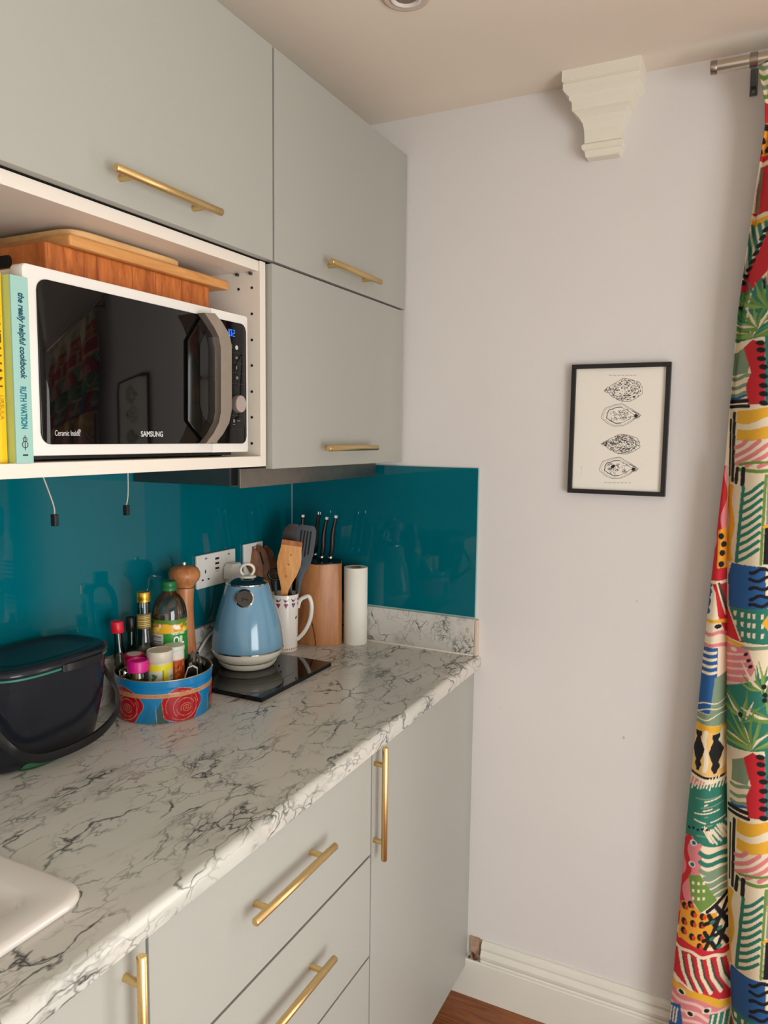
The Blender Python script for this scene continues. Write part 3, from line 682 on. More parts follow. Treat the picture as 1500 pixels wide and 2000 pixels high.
def utensil(name, label, base, tip, width_prof, thick, m, normal, cat='utensil', slots=None, holes=False):
    """flat blade along base->tip; width_prof = [(t, half width)]"""
    b, e = Vector(base), Vector(tip); a = (e-b).normalized(); L = (e-b).length
    n = Vector(normal); n = (n-a*n.dot(a)).normalized(); w = a.cross(n)
    rings = []
    for tt, hw in width_prof:
        c_ = b+a*L*tt; th_ = thick*(1.6 if hw < .009 else 1.0)
        rings.append([c_+w*hw*x+n*th_*y for x, y in ((-1, -.4), (-.92, -.5), (.92, -.5), (1, -.4), (1, .4), (.92, .5), (-.92, .5), (-1, .4))])
    o = thing(name, label, cat, base, 'utensils in the tall mug')
    obj('blade', loft(NB(), rings), m, o, 40)
    if slots:
        for s0, s1, off in slots:
            bmx = NB(); pts = []
            c0, c1 = b+a*L*s0+w*off, b+a*L*s1+w*off
            for f_ in (-1, 1):
                loft(bmx, [[c_+w*x*.0022+n*f_*(thick*.5+y) for x, y in ((-1, 0), (1, 0), (1, .0004), (-1, .0004))] for c_ in (c0, c1)])
            obj('slot', bmx, m_dark, o)
    return o, (b, a, L, n, w)
cam_n = (CAM[0]-mx, CAM[1]-my, .15)
m_bam = wood('bamboo', (198, 128, 66), (226, 168, 100), 10, (8, 8, 1.2), .45)
m_olive = wood('dark_spoon', (96, 58, 34), (142, 92, 56), 12, (6, 6, 1.5), .5)
m_nylon = mat('grey_nylon', (50, 58, 62), .5); m_brown = mat('brown_turner', (36, 22, 18), .45, var=.25, vscale=60)
def up_at(px, py, y): q = on(px, py, y=y); return (q[0], q[1], q[2])
o, fr = utensil('wooden_spatula', 'pale bamboo spatula with angled head, frontmost in the mug', (mx-.016, my-.016, ZT+.012), up_at(571, 1056, -.225),
        [(0, .0065), (.45, .0075), (.54, .0100), (.61, .016), (.69, .0255), (.78, .0315), (.85, .0310), (.92, .0275), (.985, .0272), (1, .0262)], .0045, m_bam, cam_n)
b, a, L, n, w = fr
for tt, off in ((.87, .002), (.78, -.001), (.67, -.003)):
    obj('scorch_mark', LT([(.0001, 0), (.0022, .0002), (.0001, .0004)], b+a*L*tt+w*off+n*.0021, 12, tuple(n), cap=False), mat('scorch', (150, 74, 26), .6), o)
obj('bevelled_tip', loft(NB(), [[b+a*L*tt+w*hw*x+n*y for x, y in ((-1, -.0022), (1, -.0022), (1, yy), (-1, yy))] for tt, hw, yy in ((.955, .0276, .0026), (1.001, .0264, .0024))]), wood('bevel', (150, 84, 40), (186, 112, 58), 10, (8, 8, 2)), o)
utensil('turner', 'dark brown turner standing behind the bamboo spatula', (mx+.004, my+.006, ZT+.012), up_at(573, 1023, -.185),
        [(0, .005), (.5, .0055), (.64, .010), (.74, .028), (.84, .0295), (.92, .0270), (.97, .021), (1, .010)], .003, m_brown, cam_n)
utensil('slotted_turner', 'grey slotted nylon turner leaning right in the mug', (mx+.010, my+.016, ZT+.012), up_at(600, 1026, -.165),
        [(0, .005), (.5, .0055), (.60, .010), (.68, .0225), (.76, .0265), (.88, .0275), (.96, .026), (.99, .022), (1, .017)], .003, m_nylon, cam_n, slots=[(.76, .955, -.013), (.74, .955, -.0045), (.74, .955, .004), (.76, .955, .0125)])
spoonp = [(0, .0045), (.60, .005), (.68, .009), (.76, .0155), (.86, .0175), (.93, .0150), (.98, .0085), (1, .003)]
for lab, bx_, tipx in (('wooden spoon with rounded brown head, left of the bamboo spatula', (-.016, -.004), (488, 1066, -.215)), ('slotted wooden spoon, middle of the three leaning left', (-.010, .006), (504, 1064, -.195)), ('dark wooden spoon, nearest the spatula of those leaning left', (-.004, .014), (519, 1066, -.170))):
    utensil('wooden_spoon', lab, (mx+bx_[0]+.010, my+bx_[1], ZT+.012), up_at(*tipx), spoonp, .005, m_olive, cam_n, slots=[(.80, .93, 0)] if 'slotted' in lab else None)
o = thing('cooking_tongs', 'thin dark wooden handle leaning furthest left in the mug', 'utensil', (mx-.012, my-.012, ZT+.012), 'utensils in the tall mug')
obj('handle', tube(NB(), [(mx-.010, my-.016, ZT+.012), up_at(500, 1125, -.235), up_at(462, 1078, -.245)], [.004, .0045, .005], 8), m_olive, o, True)
o = thing('kitchen_scissors', 'black looped scissor handles low in the tall mug', 'scissors', (mx-.004, my-.006, ZT+.012), 'utensils in the tall mug')
q = Vector(up_at(538, 1122, -.232)); obj('blade', tube(NB(), [(mx-.012, my-.022, ZT+.014), q-Vector((0, 0, .016))], .0035, 8), m_steel, o)
obj('loop', tube(NB(), [q+Vector((.016*math.cos(k*PI/8), .010*math.cos(k*PI/8), .014*math.sin(k*PI/8))) for k in range(17)], .0038, 8), m_black, o, True)

# ------------------------------------------------------------------ knife block
t = thing('knife_block', 'light wooden knife block with a curved joint, in the corner', 'knife block', (.16, -.09, ZT))
m_block = wood('beech_block', (158, 100, 58), (188, 130, 82), 7, (6, 6, .9), .42)
plan = [(.092, -.030), (.092, -.128), (.100, -.140), (.112, -.1445), (.172, -.146), (.190, -.138), (.222, -.100), (.224, -.085), (.192, -.030)]
def sec(z, sx, shift=0): return [((x-.165)*sx+.165+shift, (y+.03)*(.6+.4*sx)-.03, z) for x, y in plan]
bm = loft(NB(), [sec(ZT+.0005, 1), sec(ZT+.05, 1), sec(ZT+.12, .975, .001), sec(ZT+.19, .93, .002), sec(ZT+.222, .90, .003), sec(ZT+.228, .875, .003)])
blk = obj('block', bm, m_block, t, 30)
jn = [on(px, py, y=-.147) for px, py in ((604, 1200), (609, 1215), (613, 1232), (616, 1250), (617, 1261))]
jn = [(p[0], -.1468, p[2]) for p in jn]; obj('curved_joint', tube(NB(), smooth_path(jn, 5), .0012, 6), mat('joint_dark', (92, 50, 26), .7), blk)
obj('slot_plate', loft(NB(), [sec(ZT+.2275, .84, .003), sec(ZT+.2295, .84, .003)]), m_black, blk)
TZ = ZT+.2295
kn = [('knife with black handle, partly behind the slotted turner', (594, 1105), (591, 1005), -.075), ('tallest black-handled knife in the block', (614, 1100), (623, 999), -.060),
      ('black-handled knife, second from the right in the block', (627, 1100), (638, 1009), -.090), ('rightmost black-handled knife in the block', (644, 1098), (656, 1006), -.085)]
for lab, pb, pt_, yk in kn:
    b_ = Vector(on(*pb, y=yk)); b_ = Vector((b_[0], yk, TZ)); e_ = Vector(on(*pt_, y=yk-.005)); ax = (e_-b_); L = ax.length; ax.normalize()
    o = thing('kitchen_knife', lab, 'knife', tuple(b_), 'knives in the wooden block')
    obj('bolster', tube(NB(), [b_-Vector((0, 0, .004)), b_+ax*.004, b_+ax*.010, b_+ax*.018], [.003, .0042, .0068, .0062], 10), m_chrome, o, True)
    side = Vector((1, .4, 0))
    hp = smooth_path([b_+ax*.017, b_+ax*(.30*L)+side*.0015, b_+ax*(.6*L)-side*.0015, b_+ax*(.95*L)+side*.001], 5)
    obj('grip', tube(NB(), hp, [.0068+.0022*math.sin(PI*min(1, k/len(hp)*1.2)) for k in range(len(hp))], 12, .75), m_black, o, True)
    obj('end_cap', tube(NB(), [b_+ax*(.945*L)+side*.001, b_+ax*L+side*.0015], [.0072, .0066], 12, .75), m_chrome, o)

# ------------------------------------------------------------------ paper roll
t = thing('paper_roll', 'white kitchen paper roll standing by the knife block', 'paper roll', (.252, -.0565, ZT))
obj('paper', LT([(.009, .002), (.0325, .0005), (.0330, .002), (.0330, .2155), (.0325, .2170), (.018, .2172), (.0165, .2165), (.0165, .16), (.009, .15)], (.252, -.0565, ZT), 48, cap=False), mat('tissue', (226, 222, 210), .9, bump=.25, bscale=500), t, 40)
obj('core', LT([(.0164, .2165), (.0158, .2168), (.0155, .10), (.0002, .10)], (.252, -.0565, ZT), 32, cap=False), mat('card_core', (150, 124, 98), .9), t, 40)

# ------------------------------------------------------------------ food waste caddy
t = thing('food_caddy', 'black food waste caddy with green seal and carrying handle', 'caddy', (.098, -.976, ZT))
m_cad = mat('caddy_navy', (24, 27, 34), .22, spec=.5); m_cad2 = mat('caddy_black', (20, 21, 23), .28); m_grn = mat('seal_green', (44, 112, 92), .45)
BX, BY = .098, -.976
def cs(hx, hy, z, dx=0): return sq(BX+dx, BY, hx, hy, ZT+z, 3.2, 64)
obj('tub', loft(NB(), [cs(.038, .098, .001), cs(.047, .106, .006), cs(.052, .110, .02), cs(.071, .119, .09), cs(.080, .121, .160), cs(.082, .123, .170)]), m_cad, t, 50)
obj('green_foot', loft(NB(), [sq(BX+.032, BY-.02, .022, .05, ZT+.0004, 2.2, 32), sq(BX+.036, BY-.02, .0235, .052, ZT+.006, 2.2, 32), sq(BX+.034, BY-.02, .022, .050, ZT+.012, 2.2, 32)]), mat('foot_green', (30, 88, 52), .4), t, 50)
obj('seal', loft(NB(), [cs(.0815, .1225, .1695), cs(.0830, .1240, .1705), cs(.0830, .1240, .1735), cs(.0815, .1225, .1745)]), m_grn, t, 50)
ld = obj('lid', loft(NB(), [cs(.0832, .1242, .1745), cs(.0845, .1255, .1760), cs(.0845, .1255, .180), cs(.0830, .1240, .1845), cs(.0770, .1180, .1885), cs(.0660, .1060, .1900), cs(.0640, .1040, .1885), cs(.040, .070, .1870), cs(.0005, .0005, .1865)]), m_cad, t, 50)
obj('lid_latch', loft(NB(), [sq(BX+.084, BY+.03, .006, .045, ZT+z, 3, 24) for z in (.1665, .1790)]), m_cad2, ld, 40)
hh = [(.004, .128, .152), (.034, .130, .118), (.062, .127, .090), (.078, .116, .066), (.084, .097, .047), (.086, .065, .032), (.087, .025, .026)]
hp = [(BX+a_, BY+b_, ZT+c_) for a_, b_, c_ in hh] + [(BX+a_, BY-b_, ZT+c_) for a_, b_, c_ in hh[::-1]]
hp = smooth_path(hp, 6); bm = NB()
rings = []
for i, p in enumerate(hp):
    d_ = (hp[min(i+1, len(hp)-1)]-hp[max(i-1, 0)]).normalized(); o_ = Vector((p.x-BX, (p.y-BY)*.5, 0)); o_ = (o_-d_*o_.dot(d_)).normalized(); w_ = d_.cross(o_)
    rings.append([p+o_*x*.0022+w_*y*.0085 for x, y in ((-1, -1), (1, -.9), (1.4, 0), (1, .9), (-1, 1))])
obj('carry_handle', loft(bm, rings), m_cad2, t, 40)

# ------------------------------------------------------------------ round chocolate tin used as a bottle tray
TX, TY, TR, TH = .1385, -.696, .0985, .088
VD = np.array([-.685, .728]); RR = np.array([.728, .685])       # away from / right of someone at the sink
t = thing('round_tin', 'round blue sweet tin printed with red roses, holding bottles and jars', 'tin', (TX, TY, ZT))
CIRC = 2*PI*TR; cv = Canvas(0, CIRC, 0, TH, .0006, (12, 122, 180))
RED, DRED, GOLD, DGR = (164, 14, 34), (142, 16, 40), (196, 140, 92), (58, 84, 82)
ang0 = math.atan2(-VD[1], -VD[0]); S0 = (ang0 % (2*PI))/(2*PI)*CIRC           # arc length at the side facing the sink
def rose(s0, z0, r):
    pts = [(s0+r*(1+.07*math.sin(5*a+1))*math.cos(a), z0+r*.86*(1+.07*math.sin(4*a))*math.sin(a)) for a in np.linspace(0, 2*PI, 40)]
    cv.poly(pts, RED); cv.stroke(pts+[pts[0]], (208, 160, 110), .0008)
    cv.stroke([(s0+.008+r*.30*k/26*math.cos(k*.62), z0-.006+r*.26*k/26*math.sin(k*.62)) for k in range(27)], (214, 150, 110), .0009)
    for q, (aa, bb) in enumerate(((.3, 2.4), (1.6, 3.9), (3.3, 5.4), (4.8, 6.9))):
        cv.stroke([(s0+.006+r*(.45+.14*(q % 2))*math.cos(x), z0-.004+r*(.42+.14*(q % 2))*math.sin(x)) for x in np.linspace(aa, bb, 14)], (214, 150, 110), .0009)
    for q, (aa, bb) in enumerate(((.0, 1.7), (2.0, 3.6), (4.0, 5.9))):
        cv.stroke([(s0+r*.80*math.cos(x), z0+r*.70*math.sin(x)) for x in np.linspace(aa, bb, 14)], (206, 140, 104), .0009)
for k in range(5):
    c0 = S0+.036+k*CIRC/5 if S0+.036+k*CIRC/5 < CIRC else S0+.036+k*CIRC/5-CIRC
    cv.poly([(c0-.066, 0), (c0-.040, .052), (c0-.024, .030), (c0-.030, 0)], DGR); cv.poly([(c0-.085, 0), (c0-.066, .045), (c0-.050, .012), (c0-.058, 0)], (10, 112, 158))
    cv.stroke([(c0-.052, 0), (c0-.054, .040)], (150, 170, 170), .0009)
    rose(c0, .034, .043)
cv.poly([(0, .062), (CIRC, .062), (CIRC, .0535), (0, .0535)], GOLD)
for x in np.arange(.004, CIRC, .0031):
    if rng.random() > .22: cv.stroke([(x, .0562+rng.uniform(0, .001)), (x+rng.uniform(0, .0012), .0592)], (132, 84, 48), .0008)
cv.poly([(0, .0775), (CIRC, .0775), (CIRC, .0765), (0, .0765)], (14, 104, 152))
cv.poly([(0, .0012), (CIRC, .0012), (CIRC, 0), (0, 0)], (150, 130, 100))
NA, NV = 640, 100; th = np.linspace(0, 2*PI, NA, endpoint=False); zz = np.linspace(0, 1, NV)
rad = TR + np.where(zz > .80, .0012*np.minimum(1, (zz-.80)/.03), 0) - np.where(zz < .02, .0012, 0) + np.where(np.abs(zz-.655) < .05, .0006, 0)
V = np.stack([TX+rad[:, None]*np.cos(th), TY+rad[:, None]*np.sin(th), np.broadcast_to((ZT+.0004+TH*zz)[:, None], (NV, NA))], -1)
obj('printed_wall', grid_mesh('wall', V, cv.get(np.broadcast_to(th/(2*PI)*CIRC, (NV, NA)), np.broadcast_to((zz*TH)[:, None], (NV, NA))), True), printed('tin_print', .22, .3), t, True)
obj('rolled_rim', LT([(TR+.0012, TH-.001), (TR+.0018, TH), (TR+.0012, TH+.0012), (TR-.0005, TH+.001), (TR-.001, TH-.001)], (TX, TY, ZT+.0004), 72, cap=False), mat('rim_metal', (196, 180, 150), .3, metal=.8), t, True)
obj('inside', LT([(TR-.001, TH-.001), (TR-.0012, .003), (.0002, .002)], (TX, TY, ZT+.0004), 64, cap=False), mat('tin_inside', (150, 146, 138), .35, metal=.7), t, 40)
IZ = ZT+.0030
def at(lat, a): return (TX+RR[0]*lat+VD[0]*a, TY+RR[1]*lat+VD[1]*a)
m_bot = clear('clear_bottle', (236, 240, 232)); m_botg = clear('green_bottle', (150, 190, 150))
def jarthing(name, label, cat, lat, a): 
    x, y = at(lat, a); return thing(name, label, cat, (x, y, IZ), 'bottles and jars in the sweet tin'), (x, y, IZ)
def arc_print(c, r, z0, z1, a_mid, half, cvs, lean=(0, 0), n=70, nz=50):
    """a paper label wrapped on a bottle; canvas runs left to right as read"""
    A = np.linspace(a_mid-half, a_mid+half, n); Z = np.linspace(z0, z1, nz)
    V = np.stack([np.broadcast_to(c[0]+r*np.cos(A), (nz, n)), np.broadcast_to(c[1]+r*np.sin(A), (nz, n)), np.broadcast_to((c[2]+Z)[:, None], (nz, n))], -1).copy()
    U = np.broadcast_to(np.linspace(0, 1, n), (nz, n)); W_ = np.broadcast_to(np.linspace(0, 1, nz)[:, None], (nz, n))
    return grid_mesh('label', V, cvs.get(U, W_))
m_label = printed('paper_label', .45)
AF = ang0                                                     # direction that faces the sink
# red-capped sauce bottle, leaning on the tin's left rim
t, c = jarthing('sauce_bottle', 'small clear sauce bottle with red cap leaning left in the tin', 'bottle', -.082, .018)
ln = (-RR[0]*.06, -RR[1]*.06)
obj('glass', LT([(.0125, 0), (.014, .002), (.014, .095), (.012, .118), (.0085, .138), (.0080, .166)], c, 28, lean=ln, cap=False), m_bot, t, 50)
obj('sauce', LT([(.0124, .001), (.0128, .004), (.0128, .082)], c, 24, lean=ln), mat('dark_sauce', (92, 44, 24), .2), t, 50)
obj('cap', LT([(.0128, .162), (.0133, .163), (.0133, .184), (.0125, .1855)], c, 28, lean=ln), mat('red_cap', (206, 26, 44), .35), t, 40, label='red screw cap')
# black-capped bottle
t, c = jarthing('dark_bottle', 'dark slim bottle with black cap behind the red-capped bottle', 'bottle', -.066, .056)
obj('glass', LT([(.011, 0), (.0125, .002), (.0125, .110), (.008, .130), (.008, .156)], c, 24), m_botg, t, 50)
obj('cap', LT([(.0105, .154), (.011, .155), (.011, .182), (.0100, .184)], c, 24), m_black, t, 40)
# gold-capped bottle
t, c = jarthing('gold_capped_bottle', 'clear long-necked bottle with gold cap and gold neck lettering', 'bottle', -.039, .030)
obj('glass', LT([(.022, 0), (.0235, .003), (.0235, .085), (.0215, .112), (.0175, .145), (.0145, .172), (.0132, .210), (.0132, .224)], c, 32, cap=False), m_bot, t, 50)
obj('vinegar', LT([(.0215, .001), (.0222, .004), (.0222, .060)], c, 28), mat('pale_vinegar', (170, 150, 90), .15), t, 50)
cvs = Canvas(0, 1, 0, 1, .01, (96, 84, 44))
for k in range(7): cvs.stroke([(.12, .14+k*.12), (.88, .14+k*.12)], (206, 168, 84), .05)
obj('neck_label', arc_print(c, .0152, .166, .198, AF, 1.3, cvs, n=40, nz=30), m_label, t, True)
obj('cap', LT([(.0140, .222), (.0148, .223), (.0144, .228), (.0149, .230), (.0149, .241), (.0137, .2435)], c, 32), mat('gold_cap', (204, 160, 64), .28, metal=.9), t, 40, label='gold screw cap')
# cooking oil
t, c = jarthing('oil_bottle', 'clear plastic vegetable oil bottle with green cap and label', 'bottle', .014, .058)
obj('bottle', LT([(.034, 0), (.0365, .004), (.0372, .010), (.0372, .178), (.0366, .190), (.0345, .203), (.0300, .216), (.0230, .227), (.0160, .234), (.0130, .238), (.0128, .246)], c, 40, cap=False), m_bot, t, 50)
obj('oil', LT([(.0330, .002), (.0358, .008), (.0358, .172), (.0356, .178)], c, 36), mat('amber_oil', (120, 78, 24), .15, spec=.4), t, 50)
cvs = Canvas(0, 1, 0, 1, .008, (30, 132, 34))
cvs.poly([(0, .86), (.5, .88), (1, .92), (1, 1), (0, 1)], (84, 120, 34)); cvs.poly([(0, .66), (1, .70), (1, .93), (.6, .88), (.3, .92), (0, .88)], (226, 170, 36))
for k in range(16): cvs.dot(rng.uniform(0, 1), rng.uniform(.72, .88), .07, .04, [(206, 120, 30), (238, 206, 70), (110, 140, 40), (240, 232, 210)][k % 4], rng.uniform(0, 3))
cvs.poly([(0, 0), (.36, 0), (.36, .66), (0, .66)], (214, 206, 204))
for k in range(11): cvs.stroke([(.06, .05+k*.055), (.32, .05+k*.055)], (74, 70, 76), .014 if k % 2 else .03)
lb = obj('label', arc_print(c, .0376, .088, .180, AF, 1.45, cvs), m_label, t, True, label='green and yellow printed label')
def curved_text(txt, a_mid, r, zc, w, h, m, par, bold=0):
    me = text_mesh(txt, UX, UY, (0, 0, 0), w=w, h=h, depth=.0004, center=True, bold=bold)
    for v in me.vertices:
        x, y, z = v.co; A = a_mid+x/r; v.co = (c[0]+(r+z)*math.cos(A), c[1]+(r+z)*math.sin(A), c[2]+zc+y)
    me.flip_normals() if False else None
    return obj('lettering', me, m, par)
m_wp = mat('white_print', (236, 236, 228), .5)
curved_text('OIL', AF+.52, .0378, .1265, .026, .0175, m_wp, lb, .03); curved_text('VEGETABLE', AF+.48, .0378, .1475, .032, .0055, m_wp, lb, .02)
obj('cap', LT([(.0150, .238), (.0168, .2395), (.0168, .246), (.0156, .2475), (.0160, .250), (.0160, .2575), (.0148, .259)], c, 32), mat('green_cap', (20, 104, 52), .35), t, 40, label='green screw cap')
# jars
t, c = jarthing('spice_jar', 'spice jar with red lid and pale round sticker, behind the pink lid', 'jar', -.059, -.008)
obj('glass', LT([(.019, 0), (.0205, .002), (.0205, .094), (.018, .100)], c, 32), mat('spice_yellow', (206, 176, 30), .25), t, 40)
ld = obj('lid', LT([(.0205, .098), (.0212, .099), (.0212, .1195), (.0200, .1210)], c, 36), mat('crimson_lid', (188, 18, 52), .35), t, 40, label='red lid')
obj('sticker', LT([(.0150, .1210), (.0150, .1214)], c, 32), mat('pale_sticker', (214, 196, 196), .5), ld)
t, c = jarthing('spice_jar', 'glass spice jar with bright pink lid at the front of the tin', 'jar', -.051, -.055)
obj('glass', LT([(.018, 0), (.0195, .002), (.0195, .088), (.0175, .094), (.0175, .100)], c, 36, cap=False), m_bot, t, 50)
obj('spice', LT([(.0178, .001), (.0185, .004), (.0185, .070)], c, 28), mat('ground_spice', (112, 88, 58), .9), t, 50)
obj('lid', LT([(.0200, .0980), (.0212, .0990), (.0212, .1195), (.0204, .1210), (.0188, .1212), (.0182, .1175), (.0002, .1172)], c, 40, cap=False), mat('pink_lid', (206, 22, 128), .35), t, 40, label='bright pink lid')
t, c = jarthing('stock_jar', 'jar with frosted lid and yellow and white label in the tin', 'jar', -.008, -.037)
obj('jar', LT([(.0235, 0), (.0255, .002), (.0255, .108), (.024, .112)], c, 40), mat('jar_cream', (206, 200, 176), .3), t, 40)
cvs = Canvas(0, 1, 0, 1, .01, (206, 204, 190))
cvs.poly([(0, .82), (1, .82), (1, 1), (0, 1)], (222, 206, 44)); cvs.poly([(.60, 0), (.74, 0), (.74, .9), (.60, .9)], (214, 200, 40)); cvs.poly([(.56, 0), (.60, 0), (.60, .85), (.56, .85)], (126, 140, 40))
for k in range(7): cvs.dot(.34+rng.uniform(-.07, .07), .62+rng.uniform(-.1, .1), .05, .03, (72, 116, 52), rng.uniform(0, 3))
for k in range(8): cvs.dot(.30+rng.uniform(-.12, .12), .22+rng.uniform(-.1, .1), .04, .05, (188, 104, 52), rng.uniform(0, 3))
for k in range(5): cvs.stroke([(.80, .15+k*.12), (.92, .18+k*.12)], (60, 64, 60), .03)
obj('label', arc_print(c, .0258, .030, .109, AF, 1.5, cvs), m_label, t, True)
obj('lid', LT([(.0258, .1120), (.0264, .1128), (.0264, .1320), (.0255, .1340), (.0238, .1342), (.0225, .1330), (.0002, .1328)], c, 44, cap=False), mat('frosted_lid', (206, 196, 178), .35), t, 40)
t, c = jarthing('paprika_tub', 'white tub with orange picture label, right of the frosted lid jar', 'jar', .021, .000)
obj('tub', LT([(.0195, 0), (.0205, .002), (.0208, .121), (.0214, .122)], c, 36), m_white, t, 40)
cvs = Canvas(0, 1, 0, 1, .01, (216, 206, 194))
cvs.poly([(.1, .1), (.96, .1), (.96, .86), (.1, .86)], (176, 70, 22))
for k in range(40): cvs.dot(rng.uniform(.14, .92), rng.uniform(.14, .82), .05, .03, [(206, 104, 36), (140, 44, 14), (226, 140, 60)][k % 3], rng.uniform(0, 3))
obj('label', arc_print(c, .0211, .030, .116, AF+.15, 1.4, cvs), m_label, t, True)
obj('lid', LT([(.0214, .1220), (.0220, .1230), (.0220, .1305), (.0212, .1320), (.0002, .1322)], c, 36, cap=False), mat('tub_lid', (206, 208, 190), .4), t, 40)
t, c = jarthing('silver_capped_vial', 'tiny vial with ridged silver cap beside the caddy', 'bottle', -.077, -.036)
obj('vial', LT([(.0095, 0), (.0105, .002), (.0105, .080)], c, 20), m_bot, t, 40)
obj('cap', LT([(.0112, .0790), (.0118, .082), (.0110, .085), (.0118, .088), (.0110, .091), (.0116, .094), (.0100, .0965)], c, 24), m_chrome, t, 50)
x, y = at(.054, -.034)
t = thing('black_packet', 'black packet with pale edges standing in the tin by the hob', 'packet', (x, y, IZ), 'bottles and jars in the sweet tin')
pr = [(-.014, 0), (.013, 0), (.014, .088), (.004, .094), (-.006, .090), (-.013, .070)]
def plate(e, d0, d1): return loft(NB(), [[(x+RR[0]*a_*e+VD[0]*d, y+RR[1]*a_*e+VD[1]*d, IZ+b_*(1 if e == 1 else .985)) for a_, b_ in pr] for d in (d0, d1)])
obj('pale_edge', plate(1, .0002, .0065), m_white, t); obj('face', plate(.86, -.0008, .0002), m_black, t)
x, y = at(.068, .012)
bmx = NB(); bmesh.ops.create_icosphere(bmx, subdivisions=3, radius=1)
for v in bmx.verts:
    n_ = v.co.normalized(); k_ = 1+.16*math.sin(9*n_.x+4*n_.y)+.12*math.sin(13*n_.z-6*n_.x)
    v.co = Vector((x+n_.x*.019*k_, y+n_.y*.019*k_, IZ+.056+n_.z*.050*k_))
tag(obj('plastic_bag', bmx, clear('bag_film', (170, 170, 164), .5), loc=(x, y, IZ), smooth=25), 'crumpled clear plastic bag at the right side of the sweet tin', 'bag', 'bottles and jars in the sweet tin')

# pepper mill behind the tin
px_, py_ = .078, -.560
t = thing('pepper_mill', 'tall turned wooden pepper mill with round head behind the tin', 'pepper mill', (px_, py_, ZT))
P = (px_, py_, ZT); m_mill = wood('mill_wood', (156, 92, 50), (196, 132, 82), 10, (5, 5, 1), .35)
obj('base', LT([(.024, 0), (.026, .003), (.026, .070), (.024, .076)], P, 36), m_black, t, 40)
obj('shaft', LT([(.0245, .076), (.0250, .080), (.0232, .105), (.0205, .150), (.0195, .180), (.0200, .205), (.0215, .2275), (.0212, .2295)], P, 40), m_mill, t, 50)
obj('groove', LT([(.0200, .2295), (.0200, .2312)], P, 32), m_dark, t)
hd_ = obj('head', LT([(.0212, .2312), (.0225, .234), (.0255, .240), (.0330, .2475), (.0358, .2560), (.0352, .2650), (.0310, .2735), (.0230, .2790), (.0120, .2808), (.0002, .2812)], P, 44, cap=False), m_mill, t, True)
obj('top_nut', LT([(.0042, .2800), (.0045, .2810), (.0045, .2880), (.0035, .2895), (.0002, .2897)], P, 20, cap=False), m_chrome, hd_, 40)

# ================================================================== framed print on the far wall
t = thing('framed_print', 'black framed ink drawing of four oyster shells on the far wall', 'picture', (.937, -.012, 1.574))
FX0, FX1, FZ0, FZ1 = .8235, 1.0510, 1.4180, 1.7300; FB = .0105
m_frame = mat('black_frame', (20, 16, 16), .4)
for nm, a in (('top', (FX0, FX1, FZ1-FB, FZ1)), ('bottom', (FX0, FX1, FZ0, FZ0+FB)), ('l', (FX0, FX0+FB, FZ0+FB, FZ1-FB)), ('r', (FX1-FB, FX1, FZ0+FB, FZ1-FB))):
    obj('frame_bar', B(a[0], a[1], -.0185, -.001, a[2], a[3], bev=.0008), m_frame, t)
pw, ph = FX1-FX0-2*FB, FZ1-FZ0-2*FB
cv = Canvas(0, pw, 0, ph, .0005, (236, 232, 220))
INK = (34, 30, 28)
def oyster(cx_, cy_, L, H, flip, kind, rot=0):
    def tr(u, v):
        u = u*flip; c_, s_ = math.cos(rot), math.sin(rot); return (cx_+(u*c_-v*s_), cy_+(u*s_+v*c_))
    def outline(k, jit=.0):
        o = []
        for a_ in np.linspace(0, 2*PI, 60):
            r_ = 1+jit*math.sin(7*a_+k*3)+jit*.7*math.sin(13*a_+k)
            u = math.cos(a_)*L/2*r_*k; w_ = math.sin(a_)*H/2*r_*k*(1 if math.cos(a_) < 0 else 1-.80*math.cos(a_)**1.3)
            o.append(tr(u-L*.04*(1-k), w_))
        return o
    P_ = outline(1, .025); cv.stroke(P_, INK if kind != 'in' else (90, 84, 78), .0010)
    if kind == 'in':
        cv.stroke(outline(.90, .03), (110, 104, 96), .0006); Q = outline(.72, .03); cv.stroke(Q[14:46], INK, .0018); cv.stroke(Q, INK, .0009)
        for k in range(60):
            u, w_ = rng.uniform(-.26, .22)*L, rng.uniform(-.22, .22)*H; a_ = rng.uniform(0, 6.3)
            cv.stroke([tr(u, w_), tr(u+.004*math.cos(a_), w_+.003*math.sin(a_)), tr(u+.006*math.cos(a_+.6), w_+.005*math.sin(a_+.6))], (70, 66, 60), .0008)
        cv.poly([tr(L*.33, -H*.06), tr(L*.40, -H*.12), tr(L*.44, H*.02), tr(L*.36, H*.06)], INK); cv.stroke([tr(L*.28, H*.20), tr(L*.46, H*.04)], INK, .0016)
        for k in range(9): cv.stroke([tr(L*.30+.0018*k, -H*.2+.0005*k), tr(L*.40+.001*k, -H*.02)], (60, 56, 52), .0005)
    else:
        n_ = 360 if kind == 'rough' else 230
        for k in range(n_):
            a_ = rng.uniform(0, 2*PI); r_ = rng.uniform(0, 1)**.5*.95
            u = math.cos(a_)*L/2*r_; w_ = math.sin(a_)*H/2*r_*(1 if math.cos(a_) < 0 else 1-.80*math.cos(a_)**1.3)
            d_ = a_+PI/2+rng.uniform(-.6, .6); l_ = rng.uniform(.0015, .005)
            cv.stroke([tr(u, w_), tr(u+l_*math.cos(d_), w_+l_*.7*math.sin(d_))], INK if rng.random() < .6 else (80, 76, 70), rng.choice([.0007, .0010, .0015]))
        for k in (.80, .62, .45): cv.stroke(outline(k, .05)[8:50], (60, 56, 52), .0007)
        for k in range(5): cv.dot(*tr(rng.uniform(-.4, .3)*L, rng.uniform(-.25, .25)*H), .0018, .0013, INK)
def fz(px, py): q = on(px, py, y=-.012); return q[0]-FX0-FB, q[2]-FZ0-FB
